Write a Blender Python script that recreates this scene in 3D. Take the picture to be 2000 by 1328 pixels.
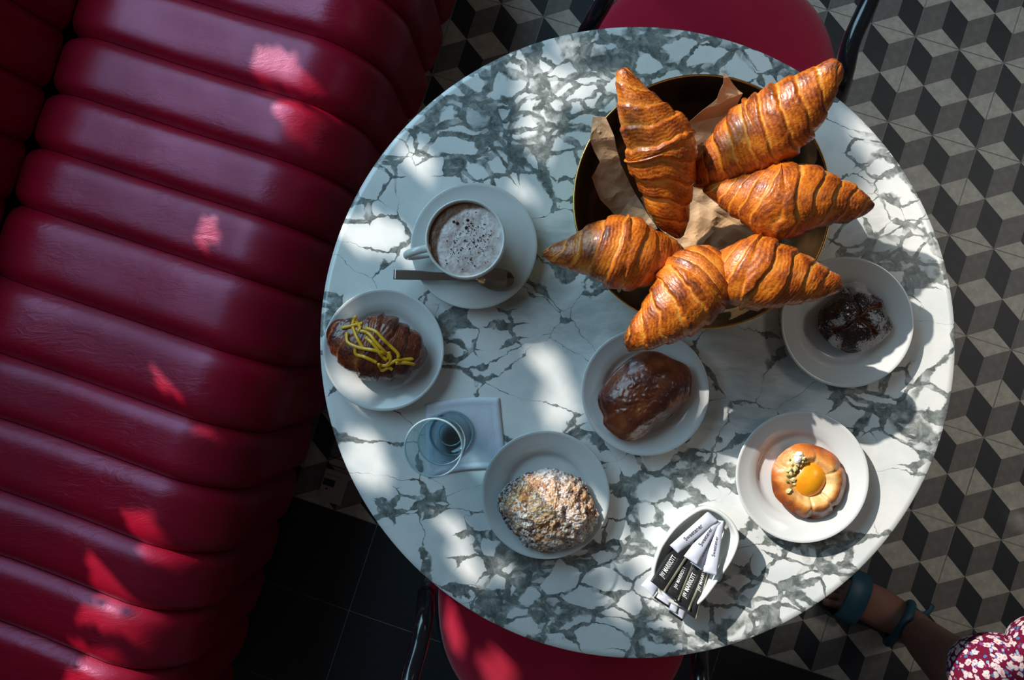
import bpy, bmesh, math, random
import numpy as np
from mathutils import Vector, Matrix, noise
from mathutils.geometry import tessellate_polygon
random.seed(7); rng = np.random.default_rng(7)
C = bpy.context.scene.collection
for o in list(bpy.data.objects): bpy.data.objects.remove(o)

# ------------------------------------------------------------------ camera
F = 1475.0; H = 1.6847; T = 0.74
NX, NY = 52.2, 43.2                                   # where the plumb line falls, in pixels from the middle
_d = Vector((NX/F, -NY/F, -1)).normalized()
RQ = _d.rotation_difference(Vector((0, 0, -1)))
cam = bpy.data.cameras.new('camera'); cam.sensor_width = 36; cam.lens = F*36/2000
cam.clip_start = 0.02; cam.clip_end = 60
co = bpy.data.objects.new('camera', cam); C.objects.link(co)
co.location = (0, 0, H); co.rotation_mode = 'QUATERNION'; co.rotation_quaternion = RQ
bpy.context.scene.camera = co
def U(px, py, z):                                     # photograph pixel + height -> place in the room
    r = RQ @ Vector(((px-1000)/F, -(py-664)/F, -1)); r *= (H-z)/(-r.z)
    return Vector((r.x, r.y, z))

# ------------------------------------------------------------------ light
vs = bpy.context.scene.view_settings
vs.view_transform = 'Standard'; vs.look = 'None'; vs.gamma = 1; vs.exposure = 0; vs.use_curve_mapping = False
W = bpy.data.worlds.new('world'); bpy.context.scene.world = W; W.use_nodes = True
W.node_tree.nodes['Background'].inputs[0].default_value = (0.74, 0.68, 0.66, 1)
W.node_tree.nodes['Background'].inputs[1].default_value = 0.07
SUN_H = Vector((0.7071, -0.7071, 0)); SUN_T = 1/1.5    # horizontal way the light travels, rise per metre
SUN = (SUN_H - Vector((0, 0, SUN_T))).normalized()
sl = bpy.data.lights.new('sun', 'SUN'); sl.energy = 5.5; sl.angle = math.radians(0.55); sl.color = (1.0, 0.93, 0.84)
so = bpy.data.objects.new('sun', sl); C.objects.link(so); so.rotation_mode = 'QUATERNION'
so.rotation_quaternion = Vector((0, 0, -1)).rotation_difference(SUN); so.location = (-2, 2, 3)
AX = Vector((0.95097, -0.30927, 0)); AY = Vector((0.30927, 0.95097, 0))   # room axes (along the tile rows / along the bench)
def area(name, loc, target, sx, sy, power, col, spread=180):
    l = bpy.data.lights.new(name, 'AREA'); l.shape = 'RECTANGLE'; l.size = sx; l.size_y = sy; l.energy = power; l.color = col; l.spread = math.radians(spread)
    o = bpy.data.objects.new(name, l); C.objects.link(o); o.location = loc
    o.rotation_mode = 'QUATERNION'; o.rotation_quaternion = (Vector(target)-Vector(loc)).to_track_quat('-Z', 'Y')
    return o
WALL_S = -1.62                                        # wall plane: p . AX = WALL_S
P0 = AX*(WALL_S+0.12)
area('window_daylight', P0 + AY*0.7 + Vector((0, 0, 1.85)), P0 + AY*0.4 + AX*1.6 + Vector((0, 0, 1.35)), 2.2, 1.6, 54, (0.43, 0.72, 0.93))
area('floor_fill', Vector((1.9, 0.6, 2.6)), Vector((1.15, 0.1, 0)), 0.8, 0.8, 2.3, (1.0, 0.94, 0.84), 58)  # added fill lamp to brighten the floor on the right

# ------------------------------------------------------------------ helpers
def tag(o, label=None, cat=None, group=None, kind=None):
    if label: o['label'] = label
    if cat: o['category'] = cat
    if group: o['group'] = group
    if kind: o['kind'] = kind
    return o
def empty(name, loc, label, cat, group=None):
    o = bpy.data.objects.new(name, None); C.objects.link(o); o.location = loc; o.empty_display_size = 0.02
    return tag(o, label, cat, group)
def mesh(name, V, Fc, mat=None, parent=None, smooth=True, loc=None):
    """V are world coordinates; the object's origin is put at loc / its parent's origin"""
    base = Vector(loc) if loc is not None else (parent.matrix_world_loc if False else (wloc(parent) if parent else Vector((0, 0, 0))))
    me = bpy.data.meshes.new(name)
    me.from_pydata([tuple(Vector(v)-base) for v in V], [], [tuple(int(i) for i in f) for f in Fc])
    me.update()
    if smooth: me.polygons.foreach_set('use_smooth', [True]*len(me.polygons))
    o = bpy.data.objects.new(name, me); C.objects.link(o)
    if mat is not None:
        for m in (mat if isinstance(mat, (list, tuple)) else [mat]): me.materials.append(m)
    if parent: o.parent = parent; o.location = base - wloc(parent)
    else: o.location = base
    return o
def wloc(o):
    l = Vector(o.location)
    while o.parent: o = o.parent; l += Vector(o.location)
    return l
def attr(o, name, vals):
    a = o.data.attributes.new(name, 'FLOAT', 'POINT'); a.data.foreach_set('value', np.asarray(vals, dtype=np.float32)); return a
def fromb(name, bm, mat, parent=None, smooth=True, loc=None):
    bm.verts.ensure_lookup_table()
    V = [v.co.copy() for v in bm.verts]; 
    for i, v in enumerate(bm.verts): v.index = i
    Fc = [[v.index for v in f.verts] for f in bm.faces]; bm.free()
    return mesh(name, V, Fc, mat, parent, smooth, loc)
def lathe(c, prof, n=96, close=False):
    """rings of (r, z) around c -> V, F"""
    V = []; Fc = []
    for r, z in prof:
        if r < 1e-6: V += [(c[0], c[1], z)]*n
        else:
            V += [(c[0]+r*math.cos(2*math.pi*k/n), c[1]+r*math.sin(2*math.pi*k/n), z) for k in range(n)]
    for i in range(len(prof)-1):
        for k in range(n):
            a, b = i*n+k, i*n+(k+1) % n
            Fc.append((a, b, b+n, a+n))
    return V, Fc
def lathe_obj(name, c, prof, mat, parent=None, n=96, loc=None):
    V, Fc = lathe(c, prof, n)
    o = mesh(name, V, Fc, mat, parent, True, loc)
    bm = bmesh.new(); bm.from_mesh(o.data); bmesh.ops.remove_doubles(bm, verts=bm.verts, dist=1e-6)
    bmesh.ops.recalc_face_normals(bm, faces=bm.faces); bm.to_mesh(o.data); bm.free()
    return o
def smoothpath(pts, n, closed=False):
    P = np.array(pts, float)
    if closed: P = np.vstack([P[-2:], P, P[:3]])
    else: P = np.vstack([2*P[0]-P[1], P, 2*P[-1]-P[-2]])
    m = len(P)-3; out = []
    tt = np.linspace(0, m, n+1)[:-1] if closed else np.linspace(0, m, n)
    if closed: tt = tt + 1; m += 0; tt = np.linspace(1, len(P)-4, n+1)[:-1]
    for t in tt:
        i = min(int(t), len(P)-4); u = t-i
        p0, p1, p2, p3 = P[i:i+4]
        out.append(0.5*((2*p1)+(-p0+p2)*u+(2*p0-5*p1+4*p2-p3)*u*u+(-p0+3*p1-3*p2+p3)*u**3))
    return np.array(out)
def tube(path, rad, n=10, flat=1.0, closed=False, caps=True):
    """path Nx3, rad scalar or N -> V, F (parallel frames)"""
    P = np.array(path, float); N = len(P); rad = np.ones(N)*rad
    V = []; Fc = []
    up = np.array([0, 0, 1.0])
    for i in range(N):
        a = P[(i-1) % N] if (closed or i > 0) else P[i]; b = P[(i+1) % N] if (closed or i < N-1) else P[i]
        t = b-a; t /= np.linalg.norm(t)+1e-12
        s = np.cross(t, up)
        if np.linalg.norm(s) < 0.15: s = prev if i else np.cross(t, [1, 0, 0])
        s = s - t*(s@t); s /= np.linalg.norm(s)
        if i and s@prev < 0 : s = -s
        prev = s; u = np.cross(s, t)
        for k in range(n):
            th = 2*math.pi*k/n
            V.append(P[i]+rad[i]*(math.cos(th)*s+flat*math.sin(th)*u))
    R_ = N if closed else N-1
    for i in range(R_):
        for k in range(n):
            a, b = i*n+k, i*n+(k+1) % n; c, d = ((i+1) % N)*n+(k+1) % n, ((i+1) % N)*n+k
            Fc.append((a, b, c, d))
    if caps and not closed:
        Fc.append(tuple(range(n))[::-1]); Fc.append(tuple((N-1)*n+k for k in range(n)))
    return V, Fc
def boxV(c, ax, ay, hx, hy, z0, z1):
    c = Vector(c); V = []
    for z in (z0, z1):
        for sx, sy in ((-1, -1), (1, -1), (1, 1), (-1, 1)):
            p = c + ax*hx*sx + ay*hy*sy; V.append((p.x, p.y, z))
    return V, [(3, 2, 1, 0), (4, 5, 6, 7), (0, 1, 5, 4), (1, 2, 6, 5), (2, 3, 7, 6), (3, 0, 4, 7)]
def join(parts):
    V = []; Fc = []
    for v, f in parts:
        k = len(V); V += [tuple(p) for p in v]; Fc += [tuple(i+k for i in q) for q in f]
    return V, Fc
def nz(P, s, seed=0.0):                                # fractal noise on an array of points
    return np.array([noise.noise(Vector((p[0]*s+seed, p[1]*s-seed*1.7, p[2]*s+seed*0.6))) for p in P])

# ------------------------------------------------------------------ materials
def mat(name, col=(0.5, 0.5, 0.5), rough=0.5, metal=0.0, spec=0.5, coat=0.0, coat_r=0.1, trans=0.0, ior=1.45, sss=0.0, sheen=0.0):
    m = bpy.data.materials.new(name); m.use_nodes = True
    b = m.node_tree.nodes['Principled BSDF']
    b.inputs['Base Color'].default_value = (*col, 1); b.inputs['Roughness'].default_value = rough
    b.inputs['Metallic'].default_value = metal; b.inputs['Specular IOR Level'].default_value = spec
    b.inputs['Coat Weight'].default_value = coat; b.inputs['Coat Roughness'].default_value = coat_r
    b.inputs['Transmission Weight'].default_value = trans; b.inputs['IOR'].default_value = ior
    b.inputs['Sheen Weight'].default_value = sheen
    if sss:
        b.inputs['Subsurface Weight'].default_value = sss; b.inputs['Subsurface Scale'].default_value = 0.004
        b.inputs['Subsurface Radius'].default_value = (1, 0.5, 0.25)
    return m
class N:                                               # small node-graph writer
    def __init__(s, m): s.m = m; s.t = m.node_tree; s.b = s.t.nodes['Principled BSDF']
    def node(s, typ, **kw):
        n = s.t.nodes.new(typ)
        for k, v in kw.items():
            if k in ('ins',): continue
            setattr(n, k, v)
        for k, v in kw.get('ins', {}).items():
            if isinstance(v, bpy.types.NodeSocket): s.t.links.new(v, n.inputs[k])
            else: n.inputs[k].default_value = v
        return n
    def coord(s, which='Object'): return s.node('ShaderNodeTexCoord').outputs[which]
    def noise(s, vec, scale, detail=4, rough=0.55, dist=0.0):
        return s.node('ShaderNodeTexNoise', ins={'Vector': vec, 'Scale': scale, 'Detail': detail, 'Roughness': rough, 'Distortion': dist}).outputs['Fac']
    def noisec(s, vec, scale, detail=3):
        return s.node('ShaderNodeTexNoise', ins={'Vector': vec, 'Scale': scale, 'Detail': detail}).outputs['Color']
    def vor(s, vec, scale, feat='DISTANCE_TO_EDGE', out='Distance', rnd=1.0):
        return s.node('ShaderNodeTexVoronoi', feature=feat, ins={'Vector': vec, 'Scale': scale, 'Randomness': rnd}).outputs[out]
    def math(s, op, a, b=0.0, c=0.0, clamp=False):
        n = s.node('ShaderNodeMath', operation=op, use_clamp=clamp)
        for i, v in enumerate((a, b, c)):
            if isinstance(v, bpy.types.NodeSocket): s.t.links.new(v, n.inputs[i])
            else: n.inputs[i].default_value = v
        return n.outputs[0]
    def vmath(s, op, a, b):
        n = s.node('ShaderNodeVectorMath', operation=op)
        for i, v in enumerate((a, b)):
            if isinstance(v, bpy.types.NodeSocket): s.t.links.new(v, n.inputs[i])
            else: n.inputs[i].default_value = v
        return n.outputs[0]
    def ramp(s, fac, stops, interp='LINEAR'):
        n = s.node('ShaderNodeValToRGB'); n.color_ramp.interpolation = interp; e = n.color_ramp.elements
        for i, (p, c) in enumerate(stops):
            if i < 2: q = e[i]; q.position = p
            else: q = e.new(p)
            q.color = (*c, 1) if len(c) == 3 else c
        s.t.links.new(fac, n.inputs[0]); return n.outputs[0]
    def smooth(s, v, a, b, lo=0.0, hi=1.0):
        n = s.node('ShaderNodeMapRange', interpolation_type='SMOOTHSTEP', ins={'Value': v, 'From Min': a, 'From Max': b, 'To Min': lo, 'To Max': hi})
        return n.outputs[0]
    def mix(s, f, a, b, mode='MIX'):
        n = s.node('ShaderNodeMix', data_type='RGBA', blend_type=mode, clamp_factor=True)
        for i, v in ((0, f), (6, a), (7, b)):
            if isinstance(v, bpy.types.NodeSocket): s.t.links.new(v, n.inputs[i])
            else: n.inputs[i].default_value = (*v, 1) if isinstance(v, tuple) and len(v) == 3 else v
        return n.outputs[2]
    def attr(s, name): return s.node('ShaderNodeAttribute', attribute_name=name).outputs['Fac']
    def set(s, k, v): s.t.links.new(v, s.b.inputs[k])
    def bump(s, h, strength=0.3, dist=0.002):
        n = s.node('ShaderNodeBump', ins={'Height': h, 'Strength': strength, 'Distance': dist}); s.set('Normal', n.outputs[0])

porcelain = mat('porcelain', (0.66, 0.67, 0.66), 0.16, coat=0.6, coat_r=0.06)
ceramic = mat('cream_ceramic', (0.74, 0.76, 0.72), 0.15, coat=0.6, coat_r=0.06)

def marble_material():
    m = mat('marble', rough=0.22, coat=0.25, coat_r=0.12); g = N(m)
    oc = g.coord()
    w1 = g.vmath('SUBTRACT', g.noisec(oc, 9, 3), (0.5, 0.5, 0.5))
    w2 = g.vmath('SUBTRACT', g.noisec(oc, 45, 4), (0.5, 0.5, 0.5))
    w3 = g.vmath('SUBTRACT', g.noisec(oc, 160, 3), (0.5, 0.5, 0.5))
    v = g.vmath('ADD', oc, g.vmath('MULTIPLY', w1, (0.055, 0.055, 0.0)))
    v = g.vmath('ADD', v, g.vmath('MULTIPLY', w2, (0.013, 0.013, 0.0)))
    v = g.vmath('ADD', v, g.vmath('MULTIPLY', w3, (0.0045, 0.0045, 0.0)))
    mp = g.node('ShaderNodeMapping', ins={'Vector': v, 'Rotation': (0, 0, 0.5), 'Scale': (0.8, 1.15, 1)}).outputs[0]
    dA = g.vor(mp, 11); dB = g.vor(mp, 30); dC = g.vor(mp, 62)
    M = g.math('ADD', g.attr('vein'), g.math('MULTIPLY', g.math('SUBTRACT', g.noise(oc, 9, 5, 0.6), 0.5), 1.3))
    busy = g.smooth(M, 0.30, 0.85)
    wn = g.noise(oc, 22, 4, 0.6)
    # large clasts with thin broken seams; busy zones are small white clasts in a grey ground
    wa = g.math('ADD', g.math('MULTIPLY', g.smooth(wn, 0.48, 0.70), 0.075), g.math('MULTIPLY', busy, 0.05))
    va = g.math('SUBTRACT', 1.0, g.smooth(g.math('DIVIDE', dA, g.math('ADD', wa, 0.004)), 0.55, 1.0))
    wb = g.math('MULTIPLY', g.smooth(M, 0.30, 0.75), g.math('ADD', 0.05, g.math('MULTIPLY', g.smooth(wn, 0.35, 0.70), 0.17)))
    vb = g.math('MULTIPLY', g.math('SUBTRACT', 1.0, g.smooth(g.math('DIVIDE', dB, g.math('ADD', wb, 0.003)), 0.72, 1.0)), g.smooth(M, 0.22, 0.42))
    crumbs = g.math('MULTIPLY', g.smooth(dC, 0.13, 0.22), g.smooth(g.noise(oc, 40, 3), 0.42, 0.60, 0.1, 0.75))
    vein = g.math('MAXIMUM', g.math('MULTIPLY', va, g.smooth(wn, 0.32, 0.50, 0.15, 1.0)), vb)
    vein = g.math('MULTIPLY', vein, g.math('SUBTRACT', 1.0, g.math('MULTIPLY', crumbs, busy)))
    fine = g.noise(g.vmath('ADD', oc, g.vmath('MULTIPLY', w2, (0.03, 0.03, 0))), 95, 6, 0.7)
    vcol = g.ramp(fine, [(0.32, (0.03, 0.038, 0.038)), (0.45, (0.10, 0.12, 0.115)), (0.57, (0.20, 0.225, 0.215)), (0.72, (0.42, 0.43, 0.40))])
    cloud = g.smooth(g.noise(v, 16, 5, 0.6), 0.35, 0.7)
    base = g.mix(cloud, (0.80, 0.80, 0.78), (0.66, 0.69, 0.69))
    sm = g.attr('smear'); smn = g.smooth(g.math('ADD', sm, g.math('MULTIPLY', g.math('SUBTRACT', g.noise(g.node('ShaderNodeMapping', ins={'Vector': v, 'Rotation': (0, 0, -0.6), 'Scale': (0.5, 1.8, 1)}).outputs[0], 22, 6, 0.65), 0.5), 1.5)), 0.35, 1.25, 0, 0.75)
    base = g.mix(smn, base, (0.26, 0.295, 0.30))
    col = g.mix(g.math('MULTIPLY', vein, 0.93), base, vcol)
    g.set('Base Color', col)
    return m
marble = marble_material()

def leather_material(name, col, k=1.0):
    m = mat(name, col, 0.40, spec=0.75, coat=0.14, coat_r=0.34); g = N(m); oc = g.coord(); g.b.inputs['Specular Tint'].default_value = (1.0, 0.55, 0.95, 1)
    n1 = g.noise(oc, 5, 4); g.set('Base Color', g.mix(g.smooth(n1, 0.3, 0.7), col, tuple(c*0.72 for c in col)))
    st = g.node('ShaderNodeMapping', ins={'Vector': oc, 'Rotation': (0, 0, 0.31), 'Scale': (1, 2.6, 1)}).outputs[0]
    wr = g.noise(st, 24, 5, 0.6, 1.4); grain = g.vor(oc, 420, 'F1')
    big = g.noise(oc, 8, 3)
    h = g.math('ADD', g.math('MULTIPLY', wr, g.smooth(big, 0.4, 0.7, 0.25, 1.0)), g.math('MULTIPLY', grain, 0.05))
    g.bump(h, 0.35, 0.004); g.set('Roughness', g.smooth(n1, 0.3, 0.7, 0.33, 0.46))
    return m
leather = leather_material('red_leather', (0.32, 0.0025, 0.018))

def tile_mat(name, col):
    m = mat(name, col, 0.55); g = N(m); oc = g.coord(); n = g.noise(oc, 60, 5, 0.6)
    g.set('Base Color', g.mix(g.smooth(n, 0.35, 0.7), tuple(c*0.86 for c in col), tuple(min(1, c*1.12) for c in col)))
    g.bump(g.noise(oc, 300, 3), 0.12, 0.001); return m
t_light = tile_mat('tile_light', (0.41, 0.375, 0.32)); t_grey = tile_mat('tile_grey', (0.145, 0.132, 0.122)); t_dark = tile_mat('tile_dark', (0.018, 0.022, 0.027))
t_edge = tile_mat('tile_edge', (0.2, 0.19, 0.18)); grout = tile_mat('grout', (0.26, 0.235, 0.21)); slate = tile_mat('slate', (0.009, 0.012, 0.016))
black_gloss = mat('black_lacquer', (0.008, 0.010, 0.014), 0.22, coat=0.8, coat_r=0.08)
def fabric_material():
    m = mat('red_fabric', (0.42, 0.006, 0.04), 0.85, spec=0.2, sheen=0.3); g = N(m); oc = g.coord()
    wv = g.node('ShaderNodeTexWave', wave_type='BANDS', bands_direction='Y', ins={'Vector': oc, 'Scale': 260, 'Distortion': 1.0}).outputs['Fac']
    n = g.noise(oc, 500, 2)
    g.set('Base Color', g.mix(g.math('MULTIPLY', wv, 0.5), (0.40, 0.001, 0.030), (0.27, 0.001, 0.018)))
    g.bump(g.math('ADD', wv, n), 0.3, 0.0008); return m
fabric = fabric_material()
bronze = mat('dark_bronze', (0.055, 0.036, 0.024), 0.42, metal=0.75)
g = N(bronze); g.set('Base Color', g.mix(g.smooth(g.noise(g.coord(), 18, 4), 0.35, 0.7), (0.07, 0.045, 0.03), (0.18, 0.115, 0.05)))
brass = mat('brass', (0.72, 0.50, 0.16), 0.22, metal=1.0)
steel = mat('steel', (0.36, 0.30, 0.26), 0.27, metal=1.0)
N(steel).bump(N(steel).noise(N(steel).node('ShaderNodeMapping', ins={'Vector': N(steel).coord(), 'Scale': (30, 900, 30)}).outputs[0], 1.0, 2), 0.04, 0.0004)

def crust_material(name, stops, rough=0.30, coat=0.40, bump=0.6, fib=230):
    m = mat(name, rough=rough, coat=coat, coat_r=0.18, sss=0.0); g = N(m); oc = g.coord()
    n1 = g.noise(oc, 70, 5, 0.6); n2 = g.noise(oc, 300, 4, 0.6, 1.0)
    f = g.math('ADD', g.attr('crust'), g.math('MULTIPLY', g.math('SUBTRACT', n1, 0.5), 0.55))
    f = g.math('ADD', f, g.math('MULTIPLY', g.math('SUBTRACT', n2, 0.5), 0.30))
    g.set('Base Color', g.ramp(f, stops)); bl = g.vor(g.vmath('ADD', oc, g.vmath('MULTIPLY', g.noisec(oc, 120), (0.01, 0.01, 0.01))), fib, 'SMOOTH_F1')
    h = g.math('ADD', g.math('MULTIPLY', bl, 0.5), g.math('MULTIPLY', n2, 0.7))
    g.bump(h, bump, 0.0016); g.set('Roughness', g.smooth(n1, 0.35, 0.65, rough-0.05, rough+0.22)); return m
crust = crust_material('croissant_crust', [(0.0, (0.66, 0.29, 0.055)), (0.25, (0.72, 0.245, 0.026)), (0.5, (0.58, 0.145, 0.010)), (0.75, (0.32, 0.062, 0.005)), (1.0, (0.09, 0.018, 0.003))])
crust_dark = crust_material('glazed_crust', [(0.0, (0.42, 0.13, 0.03)), (0.4, (0.22, 0.045, 0.013)), (0.75, (0.11, 0.018, 0.008)), (1.0, (0.045, 0.008, 0.005))], 0.20, 0.8)

def glass_material(name, tint, k0, k1, milk=0.0):
    m = bpy.data.materials.new(name); m.use_nodes = True; t = m.node_tree; t.nodes.remove(t.nodes['Principled BSDF'])
    tr = t.nodes.new('ShaderNodeBsdfTransparent'); tr.inputs[0].default_value = (*tint, 1)
    gl = t.nodes.new('ShaderNodeBsdfGlossy'); gl.inputs['Roughness'].default_value = 0.02
    lw = t.nodes.new('ShaderNodeLayerWeight'); lw.inputs[0].default_value = 0.5
    pw = t.nodes.new('ShaderNodeMath'); pw.operation = 'POWER'; t.links.new(lw.outputs['Facing'], pw.inputs[0]); pw.inputs[1].default_value = 4.0
    fr = t.nodes.new('ShaderNodeMath'); fr.operation = 'MULTIPLY_ADD'; t.links.new(pw.outputs[0], fr.inputs[0]); fr.inputs[1].default_value = k1; fr.inputs[2].default_value = k0
    mx = t.nodes.new('ShaderNodeMixShader'); t.links.new(fr.outputs[0], mx.inputs[0]); t.links.new(tr.outputs[0], mx.inputs[1]); t.links.new(gl.outputs[0], mx.inputs[2]); out = mx.outputs[0]
    if milk:  # diffuse share paints a pale highlight into the glass edges
        df = t.nodes.new('ShaderNodeBsdfDiffuse'); df.inputs[0].default_value = (.62, .80, .86, 1); m2 = t.nodes.new('ShaderNodeMixShader'); m2.inputs[0].default_value = milk
        t.links.new(out, m2.inputs[1]); t.links.new(df.outputs[0], m2.inputs[2]); out = m2.outputs[0]
    t.links.new(out, t.nodes['Material Output'].inputs[0]); return m
glass = glass_material('clear_glass', (0.90, 0.955, 0.97), .045, .35); water_m = glass_material('water', (0.84, 0.94, 0.965), .05, .15); edge_glint = glass_material('edge_glint', (0.70, 0.86, 0.90), .10, .4, .45)

# ------------------------------------------------------------------ floor: slab, patterned cement tiles, slate tiles
A_ = 0.1; O0 = Vector((0.83372, 0.72139, 0)); E1 = AX; E2 = -AY           # star (0,0); steps along / down the rows
floor = mesh('floor', [O0 + E1*a + E2*b + Vector((0, 0, z)) for z in (-0.05, 0.0010) for a, b in ((-2.6, -1.4), (2.2, -1.4), (2.2, 3.4), (-2.6, 3.4))],
             [(3, 2, 1, 0), (4, 5, 6, 7), (0, 1, 5, 4), (1, 2, 6, 5), (2, 3, 7, 6), (3, 0, 4, 7)], grout, smooth=False)
# faces wound for e2 pointing the other way
bm = bmesh.new(); bm.from_mesh(floor.data); bmesh.ops.recalc_face_normals(bm, faces=bm.faces); bm.to_mesh(floor.data); bm.free()
floor['kind'] = 'structure'
def clip(poly, lo, hi):
    for ax, s, lim in ((0, 1, lo), (0, -1, -hi), (1, 1, lo), (1, -1, -hi)):
        out = []
        for i in range(len(poly)):
            p, q = poly[i], poly[(i+1) % len(poly)]; dp, dq = s*p[ax]-lim, s*q[ax]-lim
            if dp >= 0: out.append(p)
            if dp*dq < -1e-12: t = dp/(dp-dq); out.append((p[0]+t*(q[0]-p[0]), p[1]+t*(q[1]-p[1])))
        poly = out
        if len(poly) < 3: return []
    return poly
def tile_mesh():
    V = []; Fc = []; mi = []; lo, hi = 0.0011, 2*A_-0.0011; a, b = A_, A_
    for j in range(-1, 4):
        for i in range(-2, 4):
            x = i*a + (a/2 if j % 2 else 0); y = j*b
            rh = [([(x, y), (x+a/2, y-b/3), (x+a, y), (x+a/2, y+b/3)], 0),
                  ([(x, y), (x+a/2, y+b/3), (x+a/2, y+b), (x, y+2*b/3)], 2),
                  ([(x+a, y), (x+a/2, y+b/3), (x+a/2, y+b), (x+a, y+2*b/3)], 1)]
            for p, m in rh:
                p = clip(p, lo, hi)
                area2 = sum(p[k][0]*p[(k+1) % len(p)][1]-p[(k+1) % len(p)][0]*p[k][1] for k in range(len(p))) if p else 0
                if abs(area2) < 1e-6: continue
                if area2 > 0: p = p[::-1]
                k = len(V); V += [tuple(E1*q[0]+E2*q[1]) for q in p]; Fc.append(tuple(range(k, k+len(p)))); mi.append(m)
    c = [(lo, lo), (hi, lo), (hi, hi), (lo, hi)]
    for q in range(4):
        p, r = c[q], c[(q+1) % 4]; k = len(V)
        V += [tuple(E1*p[0]+E2*p[1]), tuple(E1*r[0]+E2*r[1]), tuple(E1*r[0]+E2*r[1]+Vector((0, 0, -0.0035))), tuple(E1*p[0]+E2*p[1]+Vector((0, 0, -0.0035)))]
        Fc.append((k+3, k+2, k+1, k)[::-1]); mi.append(3)
    me = bpy.data.meshes.new('tile'); me.from_pydata(V, [], Fc); me.polygons.foreach_set('material_index', mi)
    for m in (t_light, t_grey, t_dark, t_edge): me.materials.append(m)
    me.update(); return me
tm = tile_mesh()
for ti in range(-6, 6):
    for tj in range(-3, 7):
        o = bpy.data.objects.new('tile', tm); C.objects.link(o); o.parent = floor
        o.location = O0 + E1*(ti*2*A_) + E2*(tj*2*A_) + Vector((0, 0, 0.002 + random.uniform(-.0002, .0002)))
V = [tuple(E1*x+E2*y+Vector((0, 0, z))) for z in (-0.004, 0) for x, y in ((.0008, .0008), (.3992, .0008), (.3992, .1992), (.0008, .1992))]
sm = bpy.data.meshes.new('slate_tile'); sm.from_pydata(V, [], [(0, 1, 2, 3), (7, 6, 5, 4), (4, 5, 1, 0), (5, 6, 2, 1), (6, 7, 3, 2), (7, 4, 0, 3)]); sm.materials.append(slate)
for ti in range(-3, 3):
    for tj in range(7, 11):
        o = bpy.data.objects.new('slate_tile', sm); C.objects.link(o); o.parent = floor
        o.location = O0 + E1*(ti*.4) + E2*(tj*.2) + Vector((0, 0, 0.0022))

# ------------------------------------------------------------------ wall with an unseen screen added in it, pierced to cast the sun patches
def onT(p):                                             # slide a point along the sunlight to table height
    p = Vector(p); d = (p.z-T)/SUN_T; return (p.x+SUN_H.x*d, p.y+SUN_H.y*d)
def poly(pts, z): return [onT(U(x, y, z)) for x, y in pts]
LIT = []                                                # places the sun reaches, as outlines
def ell(cx, cy, rx, ry, rot=0, z=T, n=18):
    r = math.radians(rot)
    LIT.append(poly([(cx+rx*math.cos(a)*math.cos(r)-ry*math.sin(a)*math.sin(r), cy+rx*math.cos(a)*math.sin(r)+ry*math.sin(a)*math.cos(r)) for a in [2*math.pi*k/n for k in range(n)]], z))
def pl(pts, z=T): LIT.append(poly(pts, z))
pl([(1345, 640), (1300, 560), (1295, 480), (1330, 430), (1400, 400), (1500, 430), (1550, 400), (1640, 420), (1700, 330), (1640, 230), (1760, 215), (1960, 340), (2010, 760), (1900, 1120), (1640, 1300), (1460, 1360), (1400, 1330), (1300, 1230), (1240, 1160), (1245, 1040), (1262, 1000), (1330, 950), (1402, 905), (1400, 830), (1380, 740)])
DARK = [poly([(1585, 545), (1640, 540), (1650, 585), (1600, 600), (1570, 580)], T), poly([(1440, 560), (1475, 565), (1470, 598), (1435, 590)], T)]
ell(1050, 170, 48, 62, -15); ell(1052, 262, 42, 50); ell(1120, 95, 52, 18, -10)
ell(815, 312, 42, 34, 35); ell(728, 455, 78, 40, 12); ell(790, 498, 22, 26); ell(1025, 378, 26, 18, 30)
ell(1052, 700, 42, 26, 20); ell(1088, 782, 36, 62, 8)
ell(712, 900, 40, 62, -25); ell(888, 1030, 42, 20, 35); ell(905, 1100, 46, 22, 60); ell(965, 1112, 40, 18, -20); ell(1205, 1170, 40, 26, 35)
ell(1140, 1040, 92, 66, 30); ell(935, 905, 34, 20, 0); ell(700, 615, 34, 26, 0); ell(710, 770, 30, 40, -20)
pl([(1408, 806), (1424, 806), (1444, 876), (1420, 868)])
for q in ([(478, 58), (560, 92), (618, 165), (600, 182), (463, 126)], [(512, 162), (592, 194), (580, 266), (545, 250), (520, 200)], [(278, 698), (290, 712), (390, 806), (330, 770), (274, 735)], [(345, 806), (402, 822), (398, 838), (352, 832)],
          [(212, 985), (295, 998), (306, 1056), (295, 1104), (240, 1052)], [(155, 1068), (137, 1130), (146, 1156), (275, 1195)], [(140, 1160), (275, 1202), (246, 1246), (118, 1202)], [(105, 1242), (220, 1262), (236, 1330), (132, 1302)],
          [(235, 1330), (120, 1290), (90, 1340), (240, 1400)]): pl(q, 0.46)
ell(383, 435, 25, 38, 0, 0.46)
ell(866, 1212, 20, 62, -12, 0.48); ell(965, 1310, 34, 52, -20, 0.48)
pl([(1775, 1085), (1850, 1080), (1862, 1098), (1795, 1130)], 0); pl([(1715, 1070), (1760, 1060), (1770, 1080), (1730, 1090)], 0); pl([(1970, 1010), (2010, 1000), (2010, 1030), (1975, 1035)], 0)
bb = [(min(p[0] for p in q), max(p[0] for p in q), min(p[1] for p in q), max(p[1] for p in q)) for q in LIT]
def pip(q, x, y):
    w = False; j = len(q)-1
    for i in range(len(q)):
        if (q[i][1] > y) != (q[j][1] > y) and x < (q[j][0]-q[i][0])*(y-q[i][1])/(q[j][1]-q[i][1])+q[i][0]: w = not w
        j = i
    return w
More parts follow.
